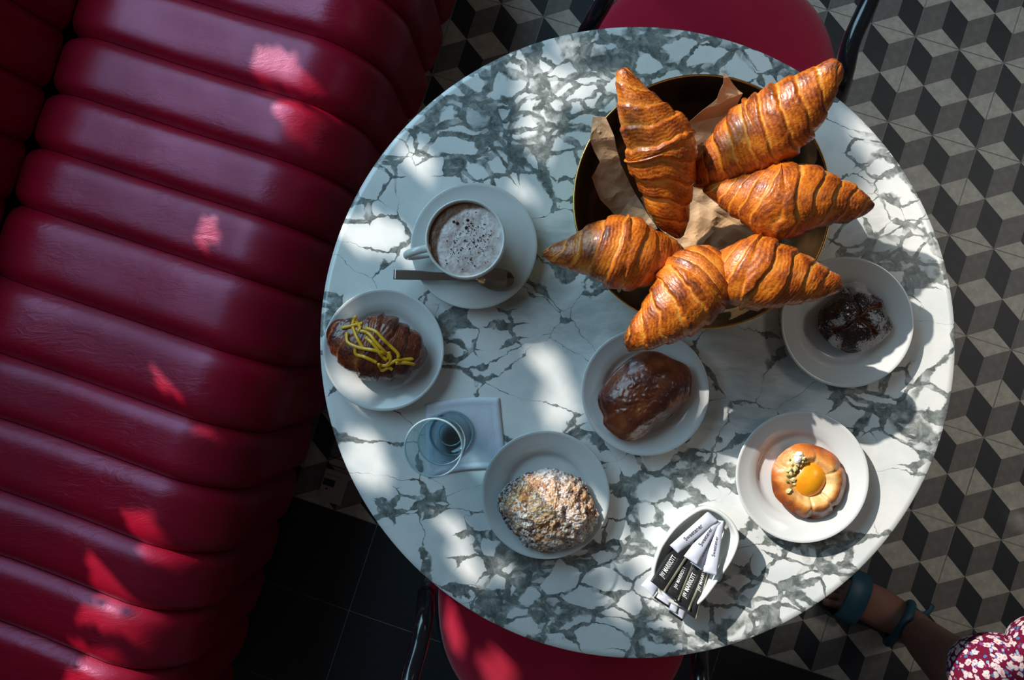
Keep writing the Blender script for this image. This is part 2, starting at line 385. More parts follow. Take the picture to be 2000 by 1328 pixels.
def inside(x, y):
    if any(pip(q, x, y) for q in DARK): return False
    for q, (a, b, c, d) in zip(LIT, bb):
        if x < a or x > b or y < c or y > d: continue
        w = False; j = len(q)-1
        for i in range(len(q)):
            if (q[i][1] > y) != (q[j][1] > y) and x < (q[j][0]-q[i][0])*(y-q[i][1])/(q[j][1]-q[i][1])+q[i][0]: w = not w
            j = i
        if w: return True
    return False
CS = 0.0125; V = []; Fc = []; idx = {}
def vid(i, k):
    if (i, k) not in idx:
        idx[(i, k)] = len(V); V.append(AX*WALL_S + AY*(i*CS) + Vector((0, 0, k*CS)))
    return idx[(i, k)]
i0, i1, k0, k1 = int(-1.0/CS), int(2.6/CS), int(0.9/CS), int(3.0/CS)
for i in range(i0, i1):
    for k in range(k0, k1):
        p = AX*WALL_S + AY*((i+.5)*CS) + Vector((0, 0, (k+.5)*CS))
        if not inside(*onT(p)): Fc.append((vid(i, k), vid(i, k+1), vid(i+1, k+1), vid(i+1, k)))
screen_m = mat('sun_mask_dark', (0.05, 0.03, 0.02), 0.6); plaster = mat('plaster', (0.25, 0.18, 0.15), 0.9)
o = mesh('sun_mask_1', V, Fc, screen_m, smooth=False, loc=AX*WALL_S); o['kind'] = 'structure'  # added screen out of view, holes shaped from the wanted sun patches
sd = o.modifiers.new('depth', 'SOLIDIFY'); sd.thickness = 0.006
def wallbox(y0, y1, z0, z1): return boxV(AX*(WALL_S-0.06) + AY*((y0+y1)/2), AX, AY, 0.06, (y1-y0)/2, z0, z1)
V, Fc = join([wallbox(-3.2, i0*CS, 0, 3.2), wallbox(i1*CS, 4.4, 0, 3.2), wallbox(i0*CS, i1*CS, 0, k0*CS), wallbox(i0*CS, i1*CS, k1*CS, 3.2)])
o = mesh('wall_left', V, Fc, plaster, smooth=False, loc=AX*WALL_S); o['kind'] = 'structure'

# ------------------------------------------------------------------ table
TC = (U(625, 669, T)+U(1866, 669, T))/2; TC.y = (U(1245, 50, T).y+U(1245, 1288, T).y)/2; TC.z = 0
TR = 0.3938
table = empty('cafe_table', TC, 'round white and grey veined marble cafe table in the middle', 'table')
prof = [(0, T-.022), (TR-.012, T-.022), (TR-.003, T-.018), (TR, T-.010), (TR-.0002, T-.0012), (TR-.0012, T)] + [(TR*(1-i/60)-.0035*(1-i/60)*0, T) for i in range(1, 60)] + [(0, T)]
prof[6:] = [((TR-.0012)*(1-i/60), T) for i in range(1, 61)]
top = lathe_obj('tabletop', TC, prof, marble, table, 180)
P = np.array([v.co[:] for v in top.data.vertices]) + np.array(wloc(top))
def blobs(L):
    out = np.zeros(len(P))
    for x, y, r in L:
        c = U(x, y, T); rr = r/1561.0
        out = np.maximum(out, np.exp(-((P[:, 0]-c.x)**2+(P[:, 1]-c.y)**2)/(2*(rr*0.75)**2)))
    return out
attr(top, 'vein', blobs([(960, 150, 110), (880, 235, 95), (950, 300, 110), (1050, 210, 100), (1140, 140, 100), (1110, 270, 80), (1300, 100, 130), (1430, 85, 90), (720, 330, 75), (1180, 215, 60), (1540, 120, 50),
    (640, 600, 45), (760, 990, 40), (835, 975, 45), (950, 1075, 75), (1130, 1115, 130), (1215, 1085, 85), (1000, 1180, 95), (1120, 1165, 90), (1300, 1240, 100), (1420, 1240, 60), (1350, 1080, 70), (1240, 830, 50), (1300, 905, 90), (1390, 1150, 70), (890, 660, 45), (990, 640, 40),
    (1790, 500, 80), (1700, 760, 80), (1780, 800, 80), (1750, 360, 60), (1640, 1070, 70), (1560, 1090, 70), (1450, 1180, 80), (1500, 1220, 60), (1800, 880, 50), (1680, 480, 60), (1250, 970, 60), (1130, 900, 60), (700, 410, 40), (1700, 290, 45), (1470, 900, 60)]))
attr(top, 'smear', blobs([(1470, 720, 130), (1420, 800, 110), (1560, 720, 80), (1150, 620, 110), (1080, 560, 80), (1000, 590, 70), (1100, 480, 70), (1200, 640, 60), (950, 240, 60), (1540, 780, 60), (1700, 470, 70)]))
iron = mat('black_iron', (0.015, 0.015, 0.016), 0.45, metal=0.6)
lathe_obj('column', TC, [(0, .03), (.045, .03), (.035, .06), (.028, .10), (.028, T-.08), (.05, T-.045), (.12, T-.024), (0, T-.024)], iron, table, 40)
lathe_obj('base', TC, [(0, .0035), (.21, .0035), (.212, .012), (.19, .02), (.06, .032), (.04, .045), (0, .045)], iron, table, 64)

# ------------------------------------------------------------------ red leather bench
S0 = -0.80*1.0
def s_of(p): return p.dot(AX)
sF = (s_of(U(905, 0, 0.05))+s_of(U(612, 988, 0.05)))/2 - .018     # front face
gy = [(-32-128*k) for k in (2, 1)] + [-32, 103, 231, 355, 485, 643, 796, 927, 1072, 1203, 1335, 1470]
gw = [U(300, y, 0.45).dot(AY) for y in gy]; gw = [gw[0]+.11*2, gw[0]+.11] + gw + [gw[-1]-.11]
sB = s_of(U(110, 60, 0.45)) - 0.015                         # where seat meets the backrest
bench = empty('bench', AX*((sF+sB)/2)+AY*gw[7], 'long dark red leather bench with stitched channels left of the table', 'bench')
seat_path = []                                              # (s, z) from back to front and down
zt = 0.452
for k in range(24): u = k/23; seat_path.append((sB+(sF-.125-sB)*u, zt-.012*math.sin(math.pi*u)+.004*u-.050*(max(0, .24-u)/.24)**2))
for k in range(1, 13):
    a = math.pi/2*k/12; seat_path.append((sF-.125+.125*math.sin(a), zt+.004-.13+.13*math.cos(a)))
for k in range(1, 12): seat_path.append((sF-.001-.004*k/11, zt-.126-(zt-.126-.09)*k/11))
back_path = []
for k in range(18): u = k/17; back_path.append((sB-.005-.05*u, .40+.275*u))
for k in range(1, 9):
    a = math.pi*k/8; back_path.append((sB-.055-.035+.035*math.cos(a), .675+.035*math.sin(a)))
def channel(path, w0, w1, puff, seed):
    m = 14; V = []; Fc = []; n = len(path); P = np.array(path)
    tn = np.gradient(P, axis=0); tn /= np.linalg.norm(tn, axis=1)[:, None]; nr = np.stack([-tn[:, 1], tn[:, 0]], 1)
    for i in range(n):
        for k in range(m+1):
            v = k/m*2-1; e = 1-abs(v)**5; q = path[i]
            w = (w0+w1)/2 + (w1-w0)/2*v
            dv = noise.noise(Vector((q[0]*7+seed*3.1, w*7, q[1]*7)))*.004*e
            wob = .004*noise.noise(Vector((q[0]*5, seed*9.3, q[1]*5)))*(1-e)
            h = puff*(e-1)*1.0 + dv
            s, z = q[0]+nr[i, 0]*h*1, q[1]+nr[i, 1]*h*1
            V.append(AX*s+AY*(w+wob*0)+Vector((0, 0, z)))
    for i in range(n-1):
        for k in range(m):
            a = i*(m+1)+k; Fc.append((a, a+m+1, a+m+2, a+1))
    return V, Fc
for k in range(len(gw)-1):
    mesh('seat_channel', *channel(seat_path, gw[k+1]+.0004, gw[k]-.0004, .017, k), leather, bench)
    mesh('back_channel', *channel(back_path[::-1], gw[k+1]+.0004, gw[k]-.0004, .012, k+40)[:2], leather, bench)
plinth_m = mat('bench_plinth', (0.01, 0.004, 0.005), 0.6)
V, Fc = join([boxV(AX*((sB+sF)/2-.03)+AY*((gw[0]+gw[-1])/2), AX, AY, (sF-sB)/2-.03, (gw[0]-gw[-1])/2-.005, .004, .36),
              boxV(AX*(sB-.075)+AY*((gw[0]+gw[-1])/2), AX, AY, .022, (gw[0]-gw[-1])/2-.005, .004, .65)])
mesh('frame', V, Fc, plinth_m, bench, smooth=False)

# ------------------------------------------------------------------ floor socket
sock_m = mat('socket_plastic', (0.34, 0.30, 0.27), 0.45); dk = mat('dark_recess', (0.012, 0.012, 0.013), 0.4)
sc = U(651, 946, .003); st = empty('floor_socket', Vector((sc.x, sc.y, .0025)), 'small beige floor socket box beside the bench foot', 'socket')
def sbox(name, cx, cy, w, h, z0, z1, m, par):
    c = U(cx, cy, .003); return mesh(name, *boxV(c, AX, AY, w/2, h/2, z0, z1), m, par, smooth=False)
pls = sbox('plate', 652, 950, .056, .070, .0025, .010, sock_m, st)
sbox('cover', 646, 949, .036, .048, .010, .0125, sock_m, pls)
sbox('display', 645, 941, .026, .015, .0125, .0135, dk, pls)
c = U(641, 952, .0); lathe_obj('screw', c, [(0, .0125), (.0022, .0125), (.0022, .0138), (0, .0142)], dk, pls, 16)
for x, y in ((652, 922), (655, 911), (660, 896)): sbox('slot', x, y, .045, .0016, .0022, .0032, dk, st)

# ------------------------------------------------------------------ chairs
def superell(c, r, n, N_=72):
    out = []
    for k in range(N_):
        a = 2*math.pi*k/N_; ca, sa = math.cos(a), math.sin(a)
        out.append((c.x+r*math.copysign(abs(ca)**(2/n), ca), c.y+r*math.copysign(abs(sa)**(2/n), sa)))
    return out
def seat_pad(name, c, r, n, zt, th, m, par):
    base = superell(Vector((0, 0, 0)), 1, n, 72); V = []; Fc = []
    prof = [(.0, zt), (.25, zt), (.5, zt-.0005), (.72, zt-.002), (.86, zt-.006), (.94, zt-.012), (.985, zt-.020), (1, zt-.03), (.99, zt-th), (0, zt-th)]
    for rr, z in prof:
        for x, y in base: V.append((c.x+x*r*max(rr, .001), c.y+y*r*max(rr, .001), z+.006*(1-rr*rr)*(z > zt-.02)))
    for i in range(len(prof)-1):
        for k in range(72): a, b = i*72+k, i*72+(k+1) % 72; Fc.append((a, a+72, b+72, b)[::-1])
    return mesh(name, V, Fc, m, par)
def bentwood(px, py, side, label, rims):
    """side=+1: back of the chair away from the table, up the frame; -1: down the frame"""
    c = U(px, py, .475); c0 = Vector((c.x, c.y, 0)); r = 250/F*(H-.475)
    ch = empty('armchair', c0, label, 'chair', 'bentwood armchairs with red seats')
    seat_pad('seat_pad', c, r, 2.35, .475, .045, fabric, ch)
    # ring under the pad
    ring = [(x, y, .418) for x, y in superell(c, r-.006, 2.35, 60)]
    mesh('seat_ring', *tube(ring, .016, 10, closed=True), black_gloss, ch)
    for s in (-1, 1):
        for f in (-1, 1):
            if f == 1 and s in (-1, 1):
                path = [(c.x+s*(r*.72), c.y+f*side*r*.72, .41), (c.x+s*(r*.80), c.y+f*side*(r*.80), .2), (c.x+s*r*.84, c.y+f*side*r*.9, .004)]
                mesh('back_leg', *tube(smoothpath(path, 12), .0135, 10), black_gloss, ch)
    # one bent rail: front leg - arm - back - arm - front leg
    L, Rr = rims
    path = [U(*p) for p in L]
    pathR = [U(*p) for p in Rr]
    q = [tuple(p) for p in path] + [(c.x, c.y+side*(r+.17), .80)] + [tuple(p) for p in pathR[::-1]]
    mesh('arm_rail', *tube(smoothpath(q, 120), .0125, 14), black_gloss, ch)
    # inner back hoop
    y0 = c.y+side*(r*.86)
    q = [(c.x-.13, y0, .42), (c.x-.135, y0+side*.06, .60), (c.x-.09, y0+side*.13, .76), (c.x, y0+side*.155, .80), (c.x+.09, y0+side*.13, .76), (c.x+.135, y0+side*.06, .60), (c.x+.13, y0, .42)]
    mesh('back_hoop', *tube(smoothpath(q, 60), .011, 12), black_gloss, ch)
    return ch
# bottom chair: rail seen left of the seat
bentwood(1103, 1182, -1, 'red padded armchair with black bent rail, seat showing below the table',
    ([(935, 1050, .02), (880, 1095, .30), (838, 1145, .56), (830, 1200, .645), (818, 1262, .665), (800, 1330, .68), (790, 1440, .72), (870, 1600, .77)],
     [(1235, 1040, .02), (1320, 1090, .30), (1362, 1200, .56), (1366, 1290, .645), (1372, 1360, .67), (1390, 1450, .69), (1400, 1540, .73), (1330, 1620, .77)]))
bentwood(1395, 165, 1, 'red padded armchair with black bent rail, seat showing above the table',
    ([(1210, 330, .02), (1150, 180, .40), (1140, 85, .56), (1158, 42, .62), (1186, -12, .66), (1200, -90, .69), (1230, -200, .73), (1300, -300, .77)],
     [(1560, 330, .02), (1600, 290, .40), (1634, 205, .56), (1648, 150, .63), (1664, 80, .66), (1700, -4, .68), (1720, -90, .71), (1680, -250, .76)]))
for o in list(bpy.data.objects):
    if o.name.startswith('armchair'): o.pop('group', None) if 'group' in o else None

# ------------------------------------------------------------------ plates
def disc(cx, cy, r, h):
    c = U(cx, cy, T+h); return Vector((c.x, c.y, T)), r/F*(H-T-h)
def plate(name, cx, cy, r, label, cat='plate', h=.021, well=.60, group='round white side plates'):
    c, R = disc(cx, cy, r, h); t = T+.0006
    w = R*well
    prof = [(0, t+.0045), (w*.9, t+.0045), (w, t+.0052), (w+.0025, t+.0085), (w+.006, t+.0115), (R*.8, t+.0155), (R*.95, t+h-.002), (R-.0008, t+h), (R, t+h-.0012), (R-.003, t+h-.0045), (R*.8, t+.011), (w+.006, t+.006), (w-.004, t+.0002), (w-.010, t+.0002), (w-.012, t+.0022), (0, t+.0022)]
    return lathe_obj(name, c, prof, porcelain, None, 128, loc=(c.x, c.y, t)), c, R
def P1(*a, **k):
    o, c, R = plate(*a[:1], *a[1:5-0], **k) if False else plate(*a, **k)
    tag(o, a[4], k.get('cat', 'plate'), 'round white side plates'); return o, c, R
pA = P1('side_plate', 748.2, 683.3, 120.5, 'white side plate at the left edge of the table, under the croissant with yellow peel')
pB = P1('side_plate', 1065.3, 966.5, 124.5, 'white side plate beside the napkin, under the sugar-dusted crumble pastry')
pC = P1('side_plate', 1260.2, 765.5, 123.6, 'white side plate at the table middle, under the glazed brown chocolate pastry')
pD = P1('side_plate', 1654.7, 629.1, 126.5, 'white side plate on the right, under the dark bun with patchy powder')
pE = P1('side_plate', 1567, 931.1, 126.5, 'white side plate at lower right, under the apricot pastry')
for q in (pA, pB, pC, pD, pE): q[0].pop('group')
sauc, cS, RS = plate('saucer', 925.5, 479.8, 125, '', h=.019, well=.40)
tag(sauc, 'white saucer under the cappuccino cup, with a spoon across it', 'saucer')

# ------------------------------------------------------------------ cup of cappuccino
hc = .072; c = U(908.2, 465.2, T+hc); RC = 79/F*(H-T-hc); cc = Vector((c.x, c.y, T+.0052)); z0 = T+.0055
cup = empty('coffee_cup', cc, 'white coffee cup full of milk foam on the saucer', 'cup')
prof = [(0, z0+.006), (.020, z0+.006), (.028, z0+.010), (.038, z0+.025), (RC-.0045, z0+.045), (RC-.003, z0+hc-.008), (RC-.0022, z0+hc-.0065), (RC-.0008, z0+hc-.0062), (RC, z0+hc-.0075), (RC-.0005, z0+.045), (.042, z0+.027), (.032, z0+.010), (.0235, z0+.003), (.022, z0), (.019, z0), (.018, z0+.003), (0, z0+.003)]
lathe_obj('body', cc, prof, ceramic, cup, 128)
hd = Vector((-0.95, -0.22, 0)).normalized()
q = [cc+hd*(RC-.004)+Vector((0, 0, .058)), cc+hd*(RC+.012)+Vector((0, 0, .060)), cc+hd*(RC+.026)+Vector((0, 0, .052)), cc+hd*(RC+.026)+Vector((0, 0, .035)), cc+hd*(RC+.010)+Vector((0, 0, .022)), cc+hd*(.034)+Vector((0, 0, .020))]
mesh('handle', *tube(smoothpath(q, 30), .0048, 14, flat=.75), ceramic, cup)
foam = mat('milk_foam', rough=.5, coat=.15); g = N(foam); oc = g.coord(); rr = g.attr('rim')
nn = g.noise(oc, 70, 5, .6); n2 = g.noise(oc, 260, 3, .6)
col = g.mix(g.smooth(nn, .35, .7), (.82, .74, .71), (.56, .43, .39))
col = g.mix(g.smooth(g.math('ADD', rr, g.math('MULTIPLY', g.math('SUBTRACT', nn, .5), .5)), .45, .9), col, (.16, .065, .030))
g.set('Base Color', col); g.bump(g.math('ADD', g.vor(oc, 300, 'F1'), n2), .35, .0012)
V = []; rimv = []; Fc = []; nr, na = 40, 120; zf = z0+hc-.0115; fr = RC-.0032
for i in range(nr+1):
    for k in range(na):
        r = fr*i/nr; a = 2*math.pi*k/na; x, y = r*math.cos(a), r*math.sin(a)
        V.append((cc.x+x, cc.y+y, zf+.0009*noise.noise(Vector((x*90, y*90, 3)))+.0006*noise.noise(Vector((x*240, y*240, 7)))-.0015*(i/nr)**6))
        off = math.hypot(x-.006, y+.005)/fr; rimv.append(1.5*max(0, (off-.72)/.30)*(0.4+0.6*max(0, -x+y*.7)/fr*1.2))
for i in range(nr):
    for k in range(na): a, b = i*na+k, i*na+(k+1) % na; Fc.append((a, a+na, b+na, b))
fo = mesh('milk_foam', V, Fc, foam, cup); attr(fo, 'rim', rimv)
cocoa = mat('cocoa', (.045, .012, .008), .6)
parts = []
def bead(c, r, fl=.4, n=7):
    return tube([(c[0], c[1], c[2]-r*fl*.8), (c[0], c[1], c[2]), (c[0], c[1], c[2]+r*fl)], [r*.8, r, r*.35], n)
zc_ = zf+.0006
for k in range(210):
    x, y = rng.normal(920, 26), rng.normal(472, 27)
    if (x-908)**2+(y-465)**2 > 66**2: continue
    p = U(x, y, zc_); parts.append(bead((p.x, p.y, p.z), abs(rng.normal(.0003, .00025))+.0003))
o = mesh('cocoa_powder', *join(parts), cocoa, cup); o['kind'] = 'stuff'
for x, y, r in ((886, 433, 2.6), (893, 436, 3.3), (913.5, 430, 3.2), (910.5, 444.5, 3.2)):
    p = U(x, y, zc_); mesh('cocoa_drop', *bead((p.x, p.y, p.z), r/1720, .5, 14), cocoa, cup)

# ------------------------------------------------------------------ spoon
sp = [(769, 536, .0250, 9.8), (800, 537, .0250, 9.6), (850, 539, .0248, 8.2), (895, 541, .0240, 6.5), (925, 542, .0232, 5.2), (933, 543, .0228, 6.5), (942, 544, .0222, 13), (956, 545, .0220, 19.5), (972, 545.5, .0220, 22), (988, 546, .0222, 19), (998, 546, .0226, 13), (1004, 546, .0232, 4)]
sps = smoothpath(sp, 70); m_ = 14; Vt = []; Vb = []
pts = [U(a[0], a[1], T+a[2]) for a in sps]
for i, a in enumerate(sps):
    t = (pts[min(i+1, 69)]-pts[max(i-1, 0)]); t.z = 0; t.normalize(); s = Vector((-t.y, t.x, 0)); w = a[3]/1600
    bowl = max(0, min(1, (a[0]-930)/18)) if a[0] < 990 else max(0, (1005-a[0])/15)
    for k in range(m_+1):
        v = k/m_*2-1
        p = pts[i]+s*(w*v)+Vector((0, 0, -.0050*bowl*(1-v*v)+.0012))
        Vt.append(p); Vb.append(p-Vector((0, 0, .0013+.001*(1-bowl)*(1-abs(v)**4))))
n_ = len(Vt); Fc = []
for i in range(69):
    for k in range(m_):
        a = i*(m_+1)+k; Fc.append((a, a+1, a+m_+2, a+m_+1)[::-1]); Fc.append((n_+a, n_+a+m_+1, n_+a+m_+2, n_+a+1)[::-1])
    a = i*(m_+1); Fc.append((a, a+m_+1, n_+a+m_+1, n_+a)[::-1]); a += m_; Fc.append((a, n_+a, n_+a+m_+1, a+m_+1)[::-1])
for i in (0, 69):
    for k in range(m_): a = i*(m_+1)+k; Fc.append((a, a+1, n_+a+1, n_+a))
o = mesh('teaspoon', Vt+Vb, Fc, steel, None, loc=pts[30]); tag(o, 'steel teaspoon lying across the saucer beside the coffee cup', 'spoon')
bm = bmesh.new(); bm.from_mesh(o.data); bmesh.ops.recalc_face_normals(bm, faces=bm.faces); bm.to_mesh(o.data); bm.free()

# ------------------------------------------------------------------ napkin and water glass
cloth = mat('napkin_cloth', (.70, .72, .80), .9, spec=.2); g = N(cloth); oc = g.coord()
g.bump(g.math('ADD', g.noise(oc, 900, 2), g.math('MULTIPLY', g.noise(oc, 70, 4), 2)), .4, .0012)
nc = [(829.5, 790), (975.5, 777), (990, 918), (836, 934)]
Vt = []; nN = 40; zz = []
for j in range(nN+1):
    for i in range(nN+1):
        u, v = i/nN, j/nN
        x = (1-u)*(1-v)*nc[0][0]+u*(1-v)*nc[1][0]+u*v*nc[2][0]+(1-u)*v*nc[3][0]; y = (1-u)*(1-v)*nc[0][1]+u*(1-v)*nc[1][1]+u*v*nc[2][1]+(1-u)*v*nc[3][1]
        y += 6*math.sin(u*math.pi)*(-1 if v < .2 else 0) - 7*math.sin(u*math.pi)*v*v
        d = min(u, v, 1-u, 1-v)
        hem = .0007 if (d < .085) else 0; 
        if .08 < d < .10: hem = -.0004
        z = T+.0030+hem+.0005*noise.noise(Vector((u*5, v*5, 2)))+(.0006*max(0, noise.noise(Vector((u*14, v*3, 5)))) if v < .15 else 0)
        z -= .0022*max(0, 1-d/.03) if d < .03 else 0
        Vt.append(U(x, y, z))
Fc = [(j*(nN+1)+i, (j+1)*(nN+1)+i, (j+1)*(nN+1)+i+1, j*(nN+1)+i+1) for j in range(nN) for i in range(nN)]
k = len(Vt); Vb = [Vector((p.x, p.y, T+.0006)) for p in Vt]
bd = [i for i in range(nN+1)] + [(j)*(nN+1)+nN for j in range(1, nN+1)] + [nN*(nN+1)+i for i in range(nN-1, -1, -1)] + [j*(nN+1) for j in range(nN-1, 0, -1)]
for a, b in zip(bd, bd[1:]+bd[:1]): Fc.append((a, b, k+b, k+a))
for f in [(j*(nN+1)+i, (j+1)*(nN+1)+i, (j+1)*(nN+1)+i+1, j*(nN+1)+i+1)[::-1] for j in range(nN) for i in range(nN)]: Fc.append(tuple(k+q for q in f))
o = mesh('napkin', Vt+Vb, Fc, cloth, None, loc=U(905, 855, T)); tag(o, 'folded white cloth napkin with stitched hem under the water glass', 'napkin')
hg = .165; gb = U(890, 846, T+.004); gr = U(837, 874, T+hg); Rr = 58/F*(H-T-hg); gc = Vector((gb.x*.5+gr.x*.5, gb.y*.5+gr.y*.5, T+.0041))
Rb = Rr*.93; zb = T+.0041
wg = empty('water_glass', gc, 'tall clear glass of water standing on the white napkin', 'glass')
lathe_obj('glass_wall', gc, [(0, zb), (Rb-.002, zb), (Rb, zb+.002), (Rr-.0002, T+hg-.001), (Rr-.0008, T+hg), (Rr-.0016, T+hg-.001), (Rb-.0022, zb+.014), (Rb-.006, zb+.009), (Rb*.5, zb+.008), (0, zb+.0085)], glass, wg, 96)
wl = T+.10; rw = Rb-.0024+(Rr-Rb)*.6
lathe_obj('water', gc, [(0, zb+.0092), (Rb*.5, zb+.0088), (Rb-.0065, zb+.0098), (Rb-.0027, zb+.0146), (rw, wl+.0008), (rw-.002, wl), (0, wl)], water_m, wg, 96)

def ring(name, r, z, w, m, par):  # pale rings paint the bright edge lines and base refraction of the glass
    q = [(gc.x+r*math.cos(2*math.pi*k/72), gc.y+r*math.sin(2*math.pi*k/72), z) for k in range(72)]
    return mesh(name, *tube(q, w, 8, closed=True), m, par)
ring('rim', Rr-.0008, T+hg+.0002, .00105, edge_glint, wg)
ring('meniscus_glint', rw-.0012, wl+.0004, .0008, edge_glint, wg)
ring('foot', Rb-.0012, zb+.0012, .0011, edge_glint, wg)
ring('base_refraction', Rb*.52, zb+.0078, .0009, edge_glint, wg)

# ------------------------------------------------------------------ brass bowl, paper
hb = .085; cb, RB = disc(1370.5, 392.4, 250.5, hb); tb = T+.0006
bowl = empty('brass_bowl', Vector((cb.x, cb.y, tb)), 'wide shallow dark bronze bowl with thin brass rim holding the croissants', 'bowl')
Ri = RB*.86
lathe_obj('inside', cb, [(0, tb+.003), (Ri*.9, tb+.003), (Ri, tb+.006), (RB*.95, tb+.042), (RB-.0022, tb+hb-.0025)], bronze, bowl, 160)
lathe_obj('shell', cb, [(RB-.0022, tb+hb-.0025), (RB-.0018, tb+hb), (RB-.0006, tb+hb), (RB, tb+hb-.0015), (RB*.955, tb+.040), (Ri+.003, tb+.004), (Ri*.9, tb), (0, tb)], brass, bowl, 160)
paper = mat('parchment', (.50, .30, .15), .7, spec=.3); g = N(paper); oc = g.coord()
g.set('Base Color', g.mix(g.smooth(g.noise(oc, 14, 3), .3, .7), (.70, .47, .28), (.58, .35, .18))); g.bump(g.vor(oc, 60, 'F1'), .4, .003)
paper.node_tree.nodes['Principled BSDF'].inputs['Transmission Weight'].default_value = 0
CX = lambda x: 1050+x/2.1414
CY = lambda y: 80+y/2.1414
def crumple(outline, amp, seed, cuts=6):
    """outline: (crop x, crop y, z above table) -> faceted crumpled sheet"""
    P3 = [U(CX(x), CY(y), T+z*1.22) for x, y, z in outline]
    bm = bmesh.new(); vs_ = [bm.verts.new(p) for p in P3]
    for tri in tessellate_polygon([P3]): bm.faces.new([vs_[i] for i in tri])
    for q in range(cuts):
        L = [e for e in bm.edges if e.calc_length() > .007]
        if not L: break
        bmesh.ops.subdivide_edges(bm, edges=L, cuts=1, use_grid_fill=False)
        bmesh.ops.triangulate(bm, faces=bm.faces)
    for v in bm.verts:
        n = noise.noise_vector(v.co*38+Vector((seed, 0, 0))); r = 1-abs(noise.noise(v.co*55+Vector((0, seed, 0))))*2
        v.co += Vector((n.x*.5, n.y*.5, n.z+r*.5))*amp
    bm.verts.ensure_lookup_table(); V = [v.co.copy() for v in bm.verts]
    for i, v in enumerate(bm.verts): v.index = i
    Fc = [[v.index for v in f.verts] for f in bm.faces]; bm.free(); return V, Fc
parts = [crumple([(230, 320, .085), (285, 322, .088), (322, 400, .080), (345, 520, .06), (410, 640, .035), (500, 790, .02), (420, 820, .012), (330, 740, .022), (262, 660, .035), (222, 565, .05), (258, 505, .062), (218, 415, .075)], .004, 1.0),
         crumple([(773, 122, .105), (800, 150, .102), (858, 222, .09), (820, 300, .07), (760, 380, .06), (700, 520, .04), (640, 560, .03), (650, 470, .05), (612, 352, .062), (690, 290, .075), (752, 240, .085), (778, 180, .095)], .004, 2.0),
         crumple([(520, 600, .012), (640, 560, .02), (760, 600, .024), (900, 720, .02), (930, 820, .012), (840, 900, .008), (700, 920, .008), (580, 860, .01), (480, 760, .012), (430, 660, .014)], .005, 3.0)]
o = mesh('parchment_paper', *join(parts), paper, None, smooth=False, loc=(cb.x, cb.y, tb+.004))
o.modifiers.new('thick', 'SOLIDIFY').thickness = .0004
tag(o, 'crumpled tan parchment paper lining the bronze bowl under the croissants', 'paper')

